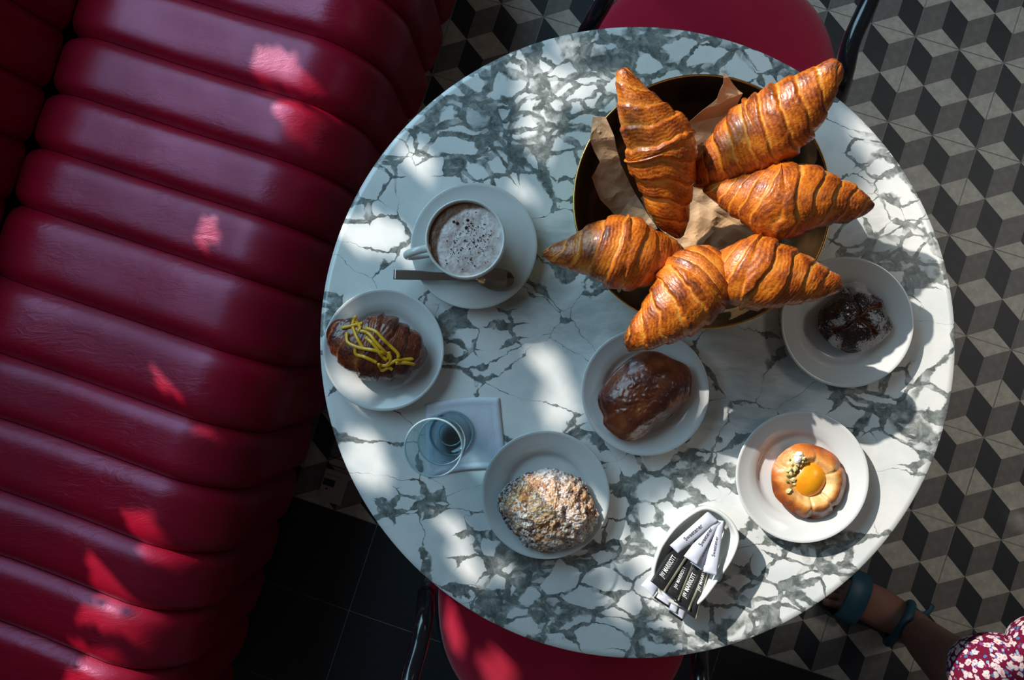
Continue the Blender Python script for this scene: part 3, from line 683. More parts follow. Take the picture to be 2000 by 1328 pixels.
# ------------------------------------------------------------------ croissants
def croissant(name, pts, conv, label, material, nb=4.2, seed=1.0, amp=.075, flat=.82, skew=.55, cat='croissant', step=1.0, N_=230, M_=150, floor_z=None, group=None, lift=.034):
    """pts: (x, y, halfwidth, z) in crop units, conv -> pixels"""
    sm_ = smoothpath([(conv[0]+x/conv[2], conv[1]+y/conv[2], w/conv[2], z) for x, y, w, z in pts], N_)
    sm_[:, 3] += lift; cen = np.array([U(a[0], a[1], T+a[3])[:] for a in sm_]); R_ = sm_[:, 2]/F*(H-T-sm_[:, 3])
    R_ = np.maximum(R_, .0015)
    t = np.gradient(cen, axis=0); t /= np.linalg.norm(t, axis=1)[:, None]
    s = np.cross(t, [0, 0, 1.0]); s /= np.linalg.norm(s, axis=1)[:, None]; u = np.cross(s, t)
    arc = np.concatenate([[0], np.cumsum(np.linalg.norm(np.diff(cen, axis=0), axis=1))]); arc /= arc[-1]
    t0 = arc[np.argmax(R_)]; n = N_; V = np.zeros((n, M_, 3)); cr = np.zeros((n, M_))
    th = np.linspace(0, 2*math.pi, M_, endpoint=False)
    for i in range(n):
        q = arc[i]; sgn = 1 if q > t0 else -1
        d = abs(q-t0)/(1-t0 if q > t0 else t0)
        for k in range(M_):
            ct, st_ = math.cos(th[k]), math.sin(th[k])
            w = noise.noise(Vector((ct*1.3+seed*5, st_*1.3, q*3)))
            b = d**.92*nb + sgn*skew*ct + .22*w + .09*noise.noise(Vector((ct*5, st_*5+seed*3, q*9))) + .35
            fr = b-math.floor(b); kid = math.floor(b)
            am = amp*(1+.5*noise.noise(Vector((kid*3.3+seed, sgn*2.0, 0))))*step
            edge = 1/(1+math.exp((fr-.93)/.018))
            h = am*(-.55+1.5*(fr**.8)*edge)
            stri = .7*math.sin(b*2*math.pi*(5+1.5*noise.noise(Vector((kid*1.7, seed, 1))))+3*w)
            fine = noise.noise(Vector((ct*16*R_[i]*30, st_*16*R_[i]*30, b*9+seed)))
            bl = noise.noise(Vector((cen[i, 0]*60+ct*2.2+seed, cen[i, 1]*60+st_*2.2, q*14)))
            rr = R_[i]*(1+h+.009*stri*(1-fr*.3)+.010*fine+.022*bl)
            z = st_*flat*rr
            if st_ < 0: z *= .85
            V[i, k] = cen[i]+s[i]*ct*rr+u[i]*z
            cr[i, k] = .47+.30*fr*edge+.09*stri+.22*fine+.35*bl+.20*(d > .86)*(d-.86)/.14 - .42*math.exp(-((fr-.04)/.07)**2) + .12*max(0, am/amp-1)
    VV = [tuple(p) for p in V.reshape(-1, 3)] + [tuple(cen[0]-t[0]*R_[0]*.5), tuple(cen[-1]+t[-1]*R_[-1]*.5)]
    Fc = [(i*M_+k, i*M_+(k+1) % M_, (i+1)*M_+(k+1) % M_, (i+1)*M_+k) for i in range(n-1) for k in range(M_)]
    a, b = n*M_, n*M_+1
    Fc += [(a, (k+1) % M_, k) for k in range(M_)] + [(b, (n-1)*M_+k, (n-1)*M_+(k+1) % M_) for k in range(M_)]
    if floor_z is not None: VV = [(p[0], p[1], max(p[2], floor_z+.0002*math.sin(p[0]*900))) for p in VV]
    o = mesh(name, VV, Fc, material, None, loc=(cen[n//2][0], cen[n//2][1], V[:, :, 2].min() if floor_z is None else floor_z))
    bm = bmesh.new(); bm.from_mesh(o.data); bmesh.ops.recalc_face_normals(bm, faces=bm.faces); bm.to_mesh(o.data); bm.free()
    attr(o, 'crust', list(cr.reshape(-1))+[.9, .9]); tag(o, label, cat, group); return o
K = (1050, 80, 2.1414)
croissant('croissant', [(358, 122, 26, .118), (364, 150, 40, .118), (385, 205, 58, .114), (425, 290, 95, .106), (465, 360, 122, .098), (505, 430, 152, .088), (528, 520, 136, .078), (542, 600, 112, .068), (552, 690, 90, .056), (578, 770, 56, .044), (594, 818, 18, .038)], K,
          'tall croissant at the upper left of the bowl, tip pointing up, patchy shade across it', crust, 4.6, 1.3)
croissant('croissant', [(1258, 103, 34, .135), (1240, 118, 50, .134), (1195, 165, 74, .128), (1130, 230, 112, .118), (1060, 292, 140, .108), (990, 350, 152, .098), (900, 408, 150, .085), (820, 462, 122, .073), (740, 528, 84, .060), (685, 580, 48, .050), (655, 602, 16, .044)], K,
          'big croissant at the upper right of the bowl, blunt tip over the table edge', crust, 4.8, 2.7)
croissant('croissant', [(695, 622, 12, .056), (755, 630, 46, .062), (830, 645, 84, .070), (900, 656, 112, .080), (960, 666, 148, .088), (1010, 672, 160, .092), (1090, 657, 144, .092), (1160, 660, 126, .090), (1230, 668, 99, .086), (1300, 677, 80, .082), (1350, 684, 52, .078), (1388, 686, 26, .075), (1405, 684, 9, .074)], K,
          'long pointed croissant at the right of the bowl, tip reaching over the rim', crust, 5.4, 4.1)
croissant('croissant', [(26, 888, 14, .070), (60, 890, 38, .071), (110, 892, 58, .073), (160, 890, 78, .075), (225, 882, 112, .078), (300, 882, 146, .080), (370, 888, 156, .080), (440, 897, 132, .076), (510, 890, 92, .068), (565, 882, 56, .058), (602, 880, 20, .050)], K,
          'croissant at the left of the bowl with a dark pointed tip facing the coffee cup', crust, 4.6, 5.9)
croissant('croissant', [(374, 1260, 36, .080), (392, 1255, 46, .082), (436, 1228, 72, .086), (485, 1194, 92, .090), (540, 1150, 118, .094), (600, 1095, 140, .096), (645, 1035, 152, .094), (685, 975, 138, .088), (715, 925, 92, .078), (738, 885, 26, .066)], K,
          'croissant at the bottom of the bowl, its curled tip hanging over the chocolate pastry plate', crust, 4.8, 7.7)
croissant('croissant', [(742, 905, 14, .064), (768, 915, 52, .072), (820, 942, 116, .086), (880, 962, 156, .096), (950, 975, 148, .100), (1020, 985, 128, .100), (1090, 996, 106, .099), (1150, 1006, 84, .097), (1200, 1012, 62, .095), (1238, 1013, 44, .093), (1254, 1012, 36, .092)], K,
          'croissant at the lower right of the bowl, tip beside the dark powdered bun', crust, 4.8, 9.2)
K2 = (600, 340, 2.767)
zA = T+.0058
croissant('glazed_croissant', [(110, 872, 14, .026), (128, 872, 60, .028), (160, 876, 98, .030), (205, 892, 116, .032), (300, 930, 160, .036), (400, 936, 178, .037), (480, 952, 156, .035), (560, 960, 122, .031), (610, 968, 80, .028), (642, 970, 22, .026)], K2,
          'small dark glazed croissant topped with yellow candied peel strips', crust_dark, 3.0, 11.4, .10, .60, .4, cat='pastry', floor_z=zA, lift=0)
peel = mat('candied_peel', (.85, .45, .02), .35, coat=.4)
PE = [[(265, 765), (245, 812), (262, 870), (290, 920), (312, 955)], [(185, 832), (240, 820), (300, 805)], [(214, 855), (216, 905), (258, 930), (300, 942), (360, 952), (425, 972)],
      [(310, 830), (370, 850), (410, 892), (450, 930), (490, 970), (492, 995)], [(270, 845), (330, 860), (380, 920), (430, 972), (440, 1002)], [(315, 880), (360, 922), (400, 978), (432, 1008)],
      [(260, 932), (262, 972), (300, 985), (340, 1002), (375, 1018)], [(385, 1032), (430, 1034), (480, 1008), (560, 1000), (568, 1004)], [(478, 1022), (530, 1020), (580, 1028)], [(385, 1022), (402, 1060), (440, 1046), (462, 1058)], [(440, 960), (450, 1000), (425, 1040)], [(262, 790), (285, 830), (275, 850)]]
peelg = []
ga = [o for o in bpy.data.objects if o.name.startswith('glazed_croissant')][0]
from mathutils.bvhtree import BVHTree
def bvh(o):
    l = wloc(o); return BVHTree.FromPolygons([v.co+l for v in o.data.vertices], [tuple(p.vertices) for p in o.data.polygons])
def dropz(tree, x, y, default):
    h = tree.ray_cast(Vector((x, y, T+.4)), Vector((0, 0, -1))); return h[0].z if h[0] else default
tr = bvh(ga)
for i, q in enumerate(PE):
    path = smoothpath([(600+x/2.767, 340+y/2.767) for x, y in q], 16); pp = []
    for x, y in path:
        p = U(x, y, T+.062); z = dropz(tr, p.x, p.y, T+.05)
        p = U(x, y, z); z = dropz(tr, p.x, p.y, T+.05); p = U(x, y, z+.001+.0012*(i % 3)); pp.append(tuple(p))
    o = mesh('peel_strip', *tube(pp, .0021, 8, flat=.55), peel, ga)

# ------------------------------------------------------------------ rounded pastries from an outline
def dome(name, outline, conv, ztop, label, material, zb, edge=.45, pw=2.6, disp=None, cr=None, nr=70, na=220, hz=.02, cat='pastry'):
    """outline in crop units; the outline is seen about hz above the table"""
    O = smoothpath([(conv[0]+x/conv[2], conv[1]+y/conv[2]) for x, y in outline], na, closed=True)
    W_ = np.array([U(x, y, T+hz)[:2] for x, y in O]); c = W_.mean(0); V = []; cv = []
    for i in range(nr+1):
        q = i/nr
        for k in range(na):
            r = math.sin(min(q/.9, 1)*math.pi/2)**.9 if q < .9 else 1-.10*(q-.9)/.1
            d = W_[k]-c; x, y = c+d*r
            if q < .9: z = zb+(ztop*edge)+(ztop*(1-edge))*(1-r**pw)
            else: z = zb+ztop*edge*(1-(q-.9)/.1)
            V.append([x, y, z]); cv.append((q, k))
    A = np.array(V); an = np.arctan2(A[:, 1]-c[1], A[:, 0]-c[0]); R_ = np.hypot(A[:, 0]-c[0], A[:, 1]-c[1]); Rm = np.array([np.linalg.norm(W_[k]-c) for q, k in cv]); rho = R_/Rm
    qv = np.array([q for q, k in cv])
    loc = A-np.array([c[0], c[1], zb])
    dz, drad = disp(loc, rho, an, qv) if disp else (0, 0)
    A[:, 2] += dz*(qv < .999); dirv = np.stack([np.cos(an), np.sin(an)], 1); A[:, :2] += dirv*(drad*np.ones(len(A)))[:, None]*(rho > .02)[:, None]
    A[:, 2] = np.maximum(A[:, 2], zb)
    A[qv > .999, 2] = zb
    Fc = [(i*na+k, (i+1)*na+k, (i+1)*na+(k+1) % na, i*na+(k+1) % na) for i in range(nr) for k in range(na)]
    Fc.append(tuple(nr*na+k for k in range(na))[::-1])
    o = mesh(name, [tuple(p) for p in A], Fc, material, None, loc=(c[0], c[1], zb))
    cc_ = cr(loc, rho, an, qv) if cr else np.zeros(len(A))
    attr(o, 'crust', cc_); tag(o, label, cat); return o, c, A
# crumble pastry
crm = mat('crumble', rough=.75, coat=.05); g = N(crm); oc = g.coord()
ca = g.math('ADD', g.attr('crust'), g.math('MULTIPLY', g.math('SUBTRACT', g.noise(oc, 60, 5, .65), .5), 1.2))
col = g.ramp(ca, [(.1, (.68, .38, .17)), (.4, (.55, .25, .09)), (.7, (.30, .10, .035)), (1.0, (.09, .028, .014))])
pn = g.smooth(g.math('ADD', g.noise(oc, 330, 3, .7), g.math('MULTIPLY', g.noise(oc, 26, 3), .55)), .70, .86)
col = g.mix(g.math('MULTIPLY', pn, .92), col, (.82, .80, .80)); g.set('Base Color', col)
g.bump(g.math('ADD', g.vor(oc, 260, 'F1'), g.noise(oc, 420, 4, .7)), .9, .003)
def dB_(l, rho, an, q):
    n1 = nz(l, 45, 1); n2 = nz(l, 130, 2); n3 = nz(l, 330, 5); cr_ = np.exp(-((l[:, 1]+.006-.25*l[:, 0]+.004*np.sin(l[:, 0]*90))/.0022)**2)
    return .004*n1+.0030*n2+.0022*np.abs(n3), .0030*n1+.0022*n2+.0012*n3
def cB_(l, rho, an, q): return .25+.45*(rho > .93)+.9*np.clip(-nz(l, 130, 2), 0, 1)-.3*np.clip(nz(l, 45, 1), 0, 1)+.25*(l[:, 0] < -.02)
dome('crumble_pastry', [(808, 862), (850, 745), (940, 680), (1050, 632), (1150, 618), (1260, 635), (1350, 665), (1410, 700), (1425, 770), (1470, 860), (1500, 940), (1480, 1010), (1430, 1080), (1340, 1150), (1220, 1185), (1100, 1180), (1000, 1150), (960, 1085), (880, 1030), (840, 960)], (740, 740, 3.494), .046,
     'lumpy golden crumble pastry dusted with powdered sugar on the plate beside the napkin', crm, T+.0056, .42, 2.4, dB_, cB_, hz=.03, nr=90, na=300)
# chocolate pastry
def dC_(l, rho, an, q):
    n1 = nz(l, 60, 3); n2 = nz(l, 170, 4); lay = np.sin(l[:, 2]*1500+an*2)*.0005*(q > .7)
    mid = np.exp(-((l[:, 0]+.008)**2+(l[:, 1]-.002)**2)/(2*.018**2))
    return .0018*n1+.0028*np.abs(n2)*mid+.0006*n2, .001*n1+lay
def cC_(l, rho, an, q): return .62+.45*nz(l, 60, 3)-.42*(q > .80)*(.4+.6*np.sin(l[:, 2]*1500+an*2)**2)+.2*nz(l, 20, 8)
dome('chocolate_pastry', [(248, 700), (270, 630), (330, 530), (450, 400), (620, 270), (720, 238), (870, 248), (1000, 320), (1130, 378), (1180, 470), (1180, 600), (1165, 690), (1080, 790), (1000, 870), (860, 970), (720, 1070), (640, 1120), (540, 1130), (430, 1085), (310, 970), (300, 880), (258, 790)], (1120, 640, 5.107), .044,
     'oval glossy brown chocolate pastry on the plate in the table middle', crust_dark, T+.0056, .48, 3.0, dC_, cC_, hz=.030, nr=80, na=260)
# dark bun with powder
bun = mat('blistered_bun', rough=.25, coat=.8, coat_r=.1); g = N(bun); oc = g.coord()
ca = g.math('ADD', g.attr('crust'), g.math('MULTIPLY', g.math('SUBTRACT', g.noise(oc, 90, 4), .5), .5))
col = g.ramp(ca, [(.1, (.36, .11, .03)), (.5, (.11, .026, .012)), (.85, (.022, .010, .009))])
pw_ = g.math('MULTIPLY', g.smooth(g.math('ADD', g.noise(oc, 34, 3, .5), g.math('MULTIPLY', g.noise(oc, 420, 3, .7), .45)), .735, .80), g.smooth(g.attr('crust'), .25, .5))
g.set('Base Color', g.mix(g.math('MULTIPLY', pw_, .8), col, (.62, .62, .64))); g.set('Roughness', g.math('ADD', g.math('MULTIPLY', pw_, .5), .2)); g.set('Coat Weight', g.math('SUBTRACT', .8, g.math('MULTIPLY', pw_, .75)))
g.bump(g.vor(oc, 380, 'F1'), .6, .0016)
def seams(l):
    c0 = np.array([-.003, .002]); out = np.zeros(len(l)); 
    for a in (1.75, .45, -.75, -2.5):
        dv = np.array([math.cos(a), math.sin(a)]); p = l[:, :2]-c0; al = p@dv; pe = p@np.array([-dv[1], dv[0]])+.0012*np.sin(al*260)
        out = np.maximum(out, np.exp(-(pe/.0024)**2)*(al > -.001)*(al < .034))
    return out
def dD_(l, rho, an, q):
    return -.0055*seams(l)*(q < .88)+.0022*nz(l, 70, 6)+.0007*nz(l, 260, 7)+.0012*nz(l, 30, 2), .0016*nz(l, 60, 6)-.002*seams(l)
def cD_(l, rho, an, q): return .85+.25*nz(l, 60, 3)-.50*seams(l)-.15*(rho > .9)
dome('powdered_bun', [(440, 640), (450, 570), (490, 510), (560, 440), (650, 385), (700, 335), (770, 315), (835, 345), (865, 400), (930, 430), (990, 480), (1015, 560), (1060, 630), (1078, 690), (1050, 760), (980, 820), (900, 880), (800, 920), (700, 930), (620, 905), (550, 855), (480, 790), (440, 710)], (1500, 480, 4.427), .036,
     'dark glossy knotted bun with patches of white powder on the right plate', bun, T+.0056, .45, 2.6, dD_, cD_, hz=.022, nr=80, na=260)
# apricot pastry
dan = mat('danish_dough', rough=.3, coat=.6, coat_r=.12); g = N(dan); oc = g.coord()
ca = g.math('ADD', g.attr('crust'), g.math('MULTIPLY', g.math('SUBTRACT', g.noise(oc, 55, 5, .6), .5), .55))
g.set('Base Color', g.ramp(ca, [(0, (.80, .60, .30)), (.3, (.78, .46, .17)), (.55, (.70, .28, .065)), (.8, (.50, .13, .022)), (1, (.25, .055, .012))])); g.bump(g.noise(oc, 260, 4, .7), .5, .0016)
DMP = [.42, 1.35, 2.6, 3.45, 4.75, 5.5]
def dimp(an):
    out = np.zeros(len(an))
    for a in DMP: dd = np.angle(np.exp(1j*(an-a))); out = np.maximum(out, (.55+.45*math.sin(a*7.1))*np.exp(-(dd/.075)**2))
    return out
def dE_(l, rho, an, q):
    dm = dimp(an); ring = np.exp(-((rho-.72)/.24)**2)
    return .0060*ring*(1-.1*dm)-.0095*np.exp(-(rho/.46)**4)-.0015*dm*(rho > .42)*(q < .9)+.0026*nz(l, 42, 9)+.0010*nz(l, 110, 4)+.0008*nz(l, 90, 3), -.0009*dm*(rho > .6)+.0012*nz(l, 50, 3)
def cE_(l, rho, an, q): return .30+.62*np.clip((rho-.62)/.34, 0, 1)-.14*dimp(an)*(rho < .93)+.35*nz(l, 28, 3)+.12*nz(l, 80, 5)+.10*(l[:, 1] < 0)
dE, cE, AE = dome('apricot_pastry', [(372, 665), (385, 590), (430, 510), (500, 430), (580, 388), (650, 376), (740, 388), (840, 430), (920, 480), (975, 560), (1008, 640), (1012, 740), (985, 830), (940, 910), (880, 980), (800, 1020), (720, 1032), (640, 1015), (560, 980), (470, 900), (410, 830), (378, 750)], (1420, 780, 4.427), .024,
     'round golden pastry with an apricot half and chopped pistachios on the lower right plate', dan, T+.0056, .52, 2.2, dE_, cE_, hz=.016, nr=80, na=240)
def ellipsoid(c, rx, ry, rz, rot=0, n=32, m=16, half=False):
    V = []; Fc = []
    for i in range(m+1):
        a = (math.pi/2 if half else math.pi)*i/m
        for k in range(n):
            b = 2*math.pi*k/n; x, y = rx*math.sin(a)*math.cos(b), ry*math.sin(a)*math.sin(b)
            V.append((c[0]+x*math.cos(rot)-y*math.sin(rot), c[1]+x*math.sin(rot)+y*math.cos(rot), c[2]+rz*math.cos(a)))
    for i in range(m):
        for k in range(n): p, q = i*n+k, i*n+(k+1) % n; Fc.append((p, p+n, q+n, q))
    return V, Fc
apr = mat('apricot', (.85, .33, .012), .28, coat=.6, coat_r=.1, sss=.15); g = N(apr); oc = g.coord()
g.set('Base Color', g.mix(g.smooth(g.noise(oc, 60, 3), .3, .7), (.88, .36, .012), (.80, .25, .008)))
wv = g.node('ShaderNodeTexWave', wave_type='BANDS', bands_direction='DIAGONAL', ins={'Vector': oc, 'Scale': 160, 'Distortion': 2.0}).outputs['Fac']; g.bump(wv, .12, .0006)
custard = mat('custard', (.80, .42, .05), .25, coat=.6)
pc = U(1420+715/4.427, 780+690/4.427, T+.026)
mesh('custard', *ellipsoid((pc.x-.003, pc.y, T+.0165), .026, .024, .004, 0), custard, dE)
mesh('apricot_half', *ellipsoid((pc.x, pc.y, T+.0180), .0240, .0212, .0145, 1.0), apr, dE)
nut1 = mat('pistachio_pale', (.72, .62, .30), .7); nut2 = mat('pistachio_green', (.22, .20, .04), .7); icing = mat('icing', (.82, .78, .74), .35, coat=.3)
trE = bvh(dE)
def nut(x, y, r, m, nm='pistachio_bit', lift=.0012):
    p = U(1420+x/4.427, 780+y/4.427, T+.03); z = dropz(trE, p.x, p.y, T+.025); z = max(z, T+.0235) ; p = U(1420+x/4.427, 780+y/4.427, z+lift)
    bm = bmesh.new(); bmesh.ops.create_icosphere(bm, subdivisions=2, radius=1)
    for v in bm.verts: v.co *= 1+.45*noise.noise(v.co*1.4+Vector((x, y, 0)))
    mt = Matrix.Translation(p) @ Matrix.Rotation(x*.7, 4, 'Z') @ Matrix.Diagonal((r, r*.72, r*.6, 1)).to_4x4()
    bmesh.ops.transform(bm, matrix=mt, verts=bm.verts); return fromb(nm, bm, m, dE, smooth=False)
nut(620, 480, .0058, icing, 'icing_patch', .0006); nut(612, 520, .0050, icing, 'icing_patch', .0006)
NU = [(665, 510, 3.2, 0), (682, 540, 3.0, 1), (605, 560, 4.0, 0), (635, 570, 3.8, 0), (675, 580, 4.2, 0), (590, 600, 4.6, 0), (635, 612, 3.4, 1), (545, 605, 3.8, 0), (550, 640, 3.6, 0), (585, 640, 3.0, 1), (620, 655, 3.6, 0), (570, 690, 5.2, 0), (585, 725, 3.2, 0), (520, 710, 2.6, 1), (535, 790, 4.6, 0), (530, 660, 2.8, 1), (600, 625, 3, 1), (560, 560, 2.6, 0), (545, 525, 2.0, 1), (650, 540, 2.6, 0), (525, 620, 2.6, 0), (545, 770, 2.0, 1)]
for x, y, r, k in NU: nut(x, y, r/1560*1.25, (nut1, nut2)[k])

# ------------------------------------------------------------------ sweetener dish
K4 = (1220, 960, 4.742)
outl = [(740, 138), (860, 165), (980, 250), (1055, 370), (1062, 480), (1000, 640), (880, 820), (730, 1015), (600, 1085), (430, 1040), (300, 930), (250, 760), (300, 560), (380, 420), (480, 300), (620, 190)]
hd_ = .040
O = smoothpath([(K4[0]+x/K4[2], K4[1]+y/K4[2]) for x, y in outl], 120, closed=True); W_ = np.array([U(x, y, T+hd_)[:2] for x, y in O]); cD = W_.mean(0)
def ringD(off, z): 
    nn_ = np.roll(W_, -1, 0)-np.roll(W_, 1, 0); nn_ /= np.linalg.norm(nn_, axis=1)[:, None]; nrm = np.stack([nn_[:, 1], -nn_[:, 0]], 1)
    if ((W_-cD)*nrm).sum() < 0: nrm = -nrm
    return [(p[0], p[1], z) for p in (W_+nrm*off)]
t = T+.0005; rings = [(-.028, t), (-.016, t), (-.008, t+.006), (-.002, t+.022), (0, t+hd_-.003), (-.0008, t+hd_), (-.0035, t+hd_), (-.0048, t+hd_-.002), (-.007, t+.022), (-.013, t+.008), (-.020, t+.005), (-.028, t+.005)]
V = []; Fc = []
for off, z in rings: V += ringD(off, z)
for i in range(len(rings)-1):
    for k in range(120): a, b = i*120+k, i*120+(k+1) % 120; Fc.append((a, b, b+120, a+120))
Fc.append(tuple(range(120))[::-1]); Fc.append(tuple(11*120+k for k in range(120)))
dish = mesh('sugar_dish', V, Fc, ceramic, None, loc=(cD[0], cD[1], t)); tag(dish, 'white ceramic dish holding paper sweetener sticks at the bottom of the table', 'dish')
bm = bmesh.new(); bm.from_mesh(dish.data); bmesh.ops.recalc_face_normals(bm, faces=bm.faces); bm.to_mesh(dish.data); bm.free()

paperw = mat('white_sachet', (.68, .71, .82), .5); paperb = mat('black_sachet', (.020, .020, .022), .38, coat=.2); ink = mat('black_ink', (.02, .02, .03), .6); inkw = mat('white_ink', (.80, .80, .78), .5); inkm = mat('grey_ink', (.30, .30, .29), .5); gold = mat('cream_edge', (.62, .58, .42), .45)
def text_shape(s):
    cu = bpy.data.curves.new('lettering', 'FONT'); cu.body = s; cu.size = 1; cu.align_x = 'LEFT'; cu.offset = .012 if s[0] in 'JS' else -.02
    o = bpy.data.objects.new('lettering', cu); C.objects.link(o); dg = bpy.context.evaluated_depsgraph_get(); me = bpy.data.meshes.new_from_object(o.evaluated_get(dg))
    V = np.array([v.co[:] for v in me.vertices]); Fc = [tuple(p.vertices) for p in me.polygons]
    bpy.data.objects.remove(o); bpy.data.curves.remove(cu); return V, Fc
def stick(name, quad, zs, m, label, text=None, tpos=None, flip=False, dark_end=False, band=None):
    """quad: top-left, top-right, bottom-right, bottom-left (crop units); zs heights of the upper and lower end"""
    def at(u, v, dz=0):
        x = (1-u)*(1-v)*quad[0][0]+u*(1-v)*quad[1][0]+u*v*quad[2][0]+(1-u)*v*quad[3][0]; y = (1-u)*(1-v)*quad[0][1]+u*(1-v)*quad[1][1]+u*v*quad[2][1]+(1-u)*v*quad[3][1]
        return U(K4[0]+x/K4[2], K4[1]+y/K4[2], T+zs[0]+(zs[1]-zs[0])*v+dz)
    def th(u, v):
        e = min(1, min(v, 1-v)/.12); return .0003+.0022*math.sin(math.pi*min(max(u, 0), 1))**.8*e*(1+.2*math.sin(v*9))
    nu, nv = 8, 26; Vt = [at(i/nu, j/nv, th(i/nu, j/nv)) for j in range(nv+1) for i in range(nu+1)]
    Vb = [at(i/nu, j/nv, -.4*th(i/nu, j/nv)) for j in range(nv+1) for i in range(nu+1)]; k = len(Vt); Fc = []; mi = []
    for j in range(nv):
        for i in range(nu):
            a = j*(nu+1)+i; Fc.append((a, a+nu+1, a+nu+2, a+1)); Fc.append((k+a, k+a+1, k+a+nu+2, k+a+nu+1))
            lite = 1 if (band and (band[0] <= (j+.5)/nv <= band[1])) else 0
            if dark_end is True and i == nu-1: lite = 2
            mi += [lite, lite]
    for j in range(nv):
        for a, b in ((j*(nu+1), (j+1)*(nu+1)), ((j+1)*(nu+1)+nu, j*(nu+1)+nu)): Fc.append((a, k+a, k+b, b)); mi.append(0)
    for a in range(nu): Fc.append((a, a+1, k+a+1, k+a)); mi.append(0); q = nv*(nu+1)+a; Fc.append((q+1, q, k+q, k+q+1)); mi.append(0)
    o = mesh(name, Vt+Vb, Fc, [m, paperw if m is paperb else paperb, gold], None, loc=at(.5, .5)); o.data.polygons.foreach_set('material_index', mi); tag(o, label, 'sachet')
    bm = bmesh.new(); bm.from_mesh(o.data); bmesh.ops.recalc_face_normals(bm, faces=bm.faces); bm.to_mesh(o.data); bm.free()
    if text:
        for s, u0, v0, v1, hh, im in text:
            V, Fc = text_shape(s); L = V[:, 0].max()
            # letters run from the lower end towards the upper end, tops facing left
            out = [tuple(at(u0-hh*p[1]/.7, v0+(v1-v0)*p[0]/L, th(u0-hh*p[1]/.7, v0+(v1-v0)*p[0]/L)+.00025)) for p in V]
            mesh('printed_word', out, Fc, im, o, smooth=False)
    return o
SW = lambda u, v0, v1, h: [('Sweetener', u, v0, v1, h, ink)]
JW = lambda u, v0, v1, h: [('JW MARRIOTT', u, v0, v1, h, inkw), ('||||||| ||||| |||||||| ||||| ||||||', u+.13, v0-.01, v1, h*.26, inkm)]
# ends of the sachets lying lowest
stick('sachet', [(470, 500), (540, 560), (265, 972), (152, 868)], (.020, .044), paperw, 'white sachet tail sticking out furthest left, under the black sachets')
stick('sachet', [(560, 600), (640, 650), (400, 1072), (268, 985)], (.018, .041), paperw, 'white sachet tail, second from the left under the black sachets', dark_end=False, band=(.97, 1))
stick('sachet', [(620, 640), (690, 690), (475, 1125), (385, 1078)], (.017, .039), paperw, 'white sachet tail, third from the left under the black sachets')
stick('sachet', [(660, 650), (740, 700), (532, 1203), (405, 1115)], (.015, .036), paperw, 'white sachet tail reaching lowest, under the black sachets', band=(.97, 1))
# black sachets
stick('sachet', [(760, 520), (830, 545), (665, 1185), (575, 1125)], (.017, .0435), paperb, 'narrow black sachet furthest right, its lower corner the lowest of the black ones', JW(.62, .62, .25, .30), dark_end=True)
stick('sachet', [(690, 560), (800, 610), (602, 1105), (455, 1018)], (.018, .046), paperb, 'black sachet with white lettering, third from the left', JW(.50, .84, .38, .30), dark_end=True)
stick('sachet', [(560, 560), (665, 610), (505, 1015), (378, 935)], (.019, .0485), paperb, 'black sachet half tucked under its left neighbour, second from the left', JW(.55, .80, .30, .24), dark_end=True)
stick('sachet', [(500, 420), (640, 520), (372, 938), (238, 828)], (.020, .051), paperb, 'black sachet with fully readable white lettering, leftmost of the black ones', JW(.50, .80, .34, .28), dark_end=True)
# white sweetener sticks on top
stick('sachet', [(868, 262), (912, 285), (715, 730), (608, 655)], (.030, .047), paperw, 'white sweetener stick mostly hidden between two others', SW(.62, .78, .34, .26))
stick('sachet', [(850, 262), (918, 272), (855, 780), (728, 742)], (.032, .050), paperw, 'white sweetener stick furthest right, pointing straight down', SW(.62, .68, .30, .30))
stick('sachet', [(800, 262), (888, 282), (672, 680), (548, 598)], (.034, .053), paperw, 'white sweetener stick, second from the left in the fan', SW(.66, .62, .18, .34))
stick('sachet', [(772, 182), (868, 272), (495, 572), (418, 497)], (.036, .055), paperw, 'white sweetener stick lying leftmost and topmost in the dish', SW(.62, .72, .28, .34))

# ------------------------------------------------------------------ person: lower leg, sandal, floral dress
skin = mat('skin', (.24, .105, .075), .5, sss=.05)
def skinned(name, chain, parent, m, sub=2):
    """chain: (point, radius), edges given by index lists"""
    pts, edges, rad = chain
    base = wloc(parent); me = bpy.data.meshes.new(name); me.from_pydata([tuple(Vector(p)-base) for p in pts], edges, []); o = bpy.data.objects.new(name, me); C.objects.link(o); o.parent = parent
    me.materials.append(m)
    bm = bmesh.new(); bm.from_mesh(me); lay = bm.verts.layers.skin.verify(); bm.verts.ensure_lookup_table()
    for v, r in zip(bm.verts, rad): v[lay].radius = r if isinstance(r, tuple) else (r, r)
    bm.verts[0][lay].use_root = True; bm.to_mesh(me); bm.free()
    sk = o.modifiers.new('skin', 'SKIN'); sk.use_smooth_shade = True; sk.branch_smoothing = .3
    s = o.modifiers.new('sub', 'SUBSURF'); s.levels = sub; s.render_levels = sub; return o
pr = U(1900, 1310, .0); person = empty('person', Vector((pr.x, pr.y, .003)), 'seated person in red floral dress and blue sandals at the lower right', 'person')
ank = U(1782, 1226, .085); kneeL = U(1928, 1322, .505)
shin = U(1838, 1278, .27); calf = U(1872, 1306, .40)
def FP(x, y, z): return U(x, y, z)
pts = [ank, FP(1760, 1212, .065), FP(1722, 1188, .052), FP(1680, 1168, .038), FP(1645, 1158, .026), U(1795, 1225, .035),
       shin, calf, kneeL, U(2080, 1420, .53), U(2300, 1560, .55)]
rad = [(.040, .036), (.043, .036), (.047, .030), (.049, .022), (.046, .016), (.031, .031), (.048, .048), (.052, .052), (.048, .048), (.06, .06), (.08, .08)]
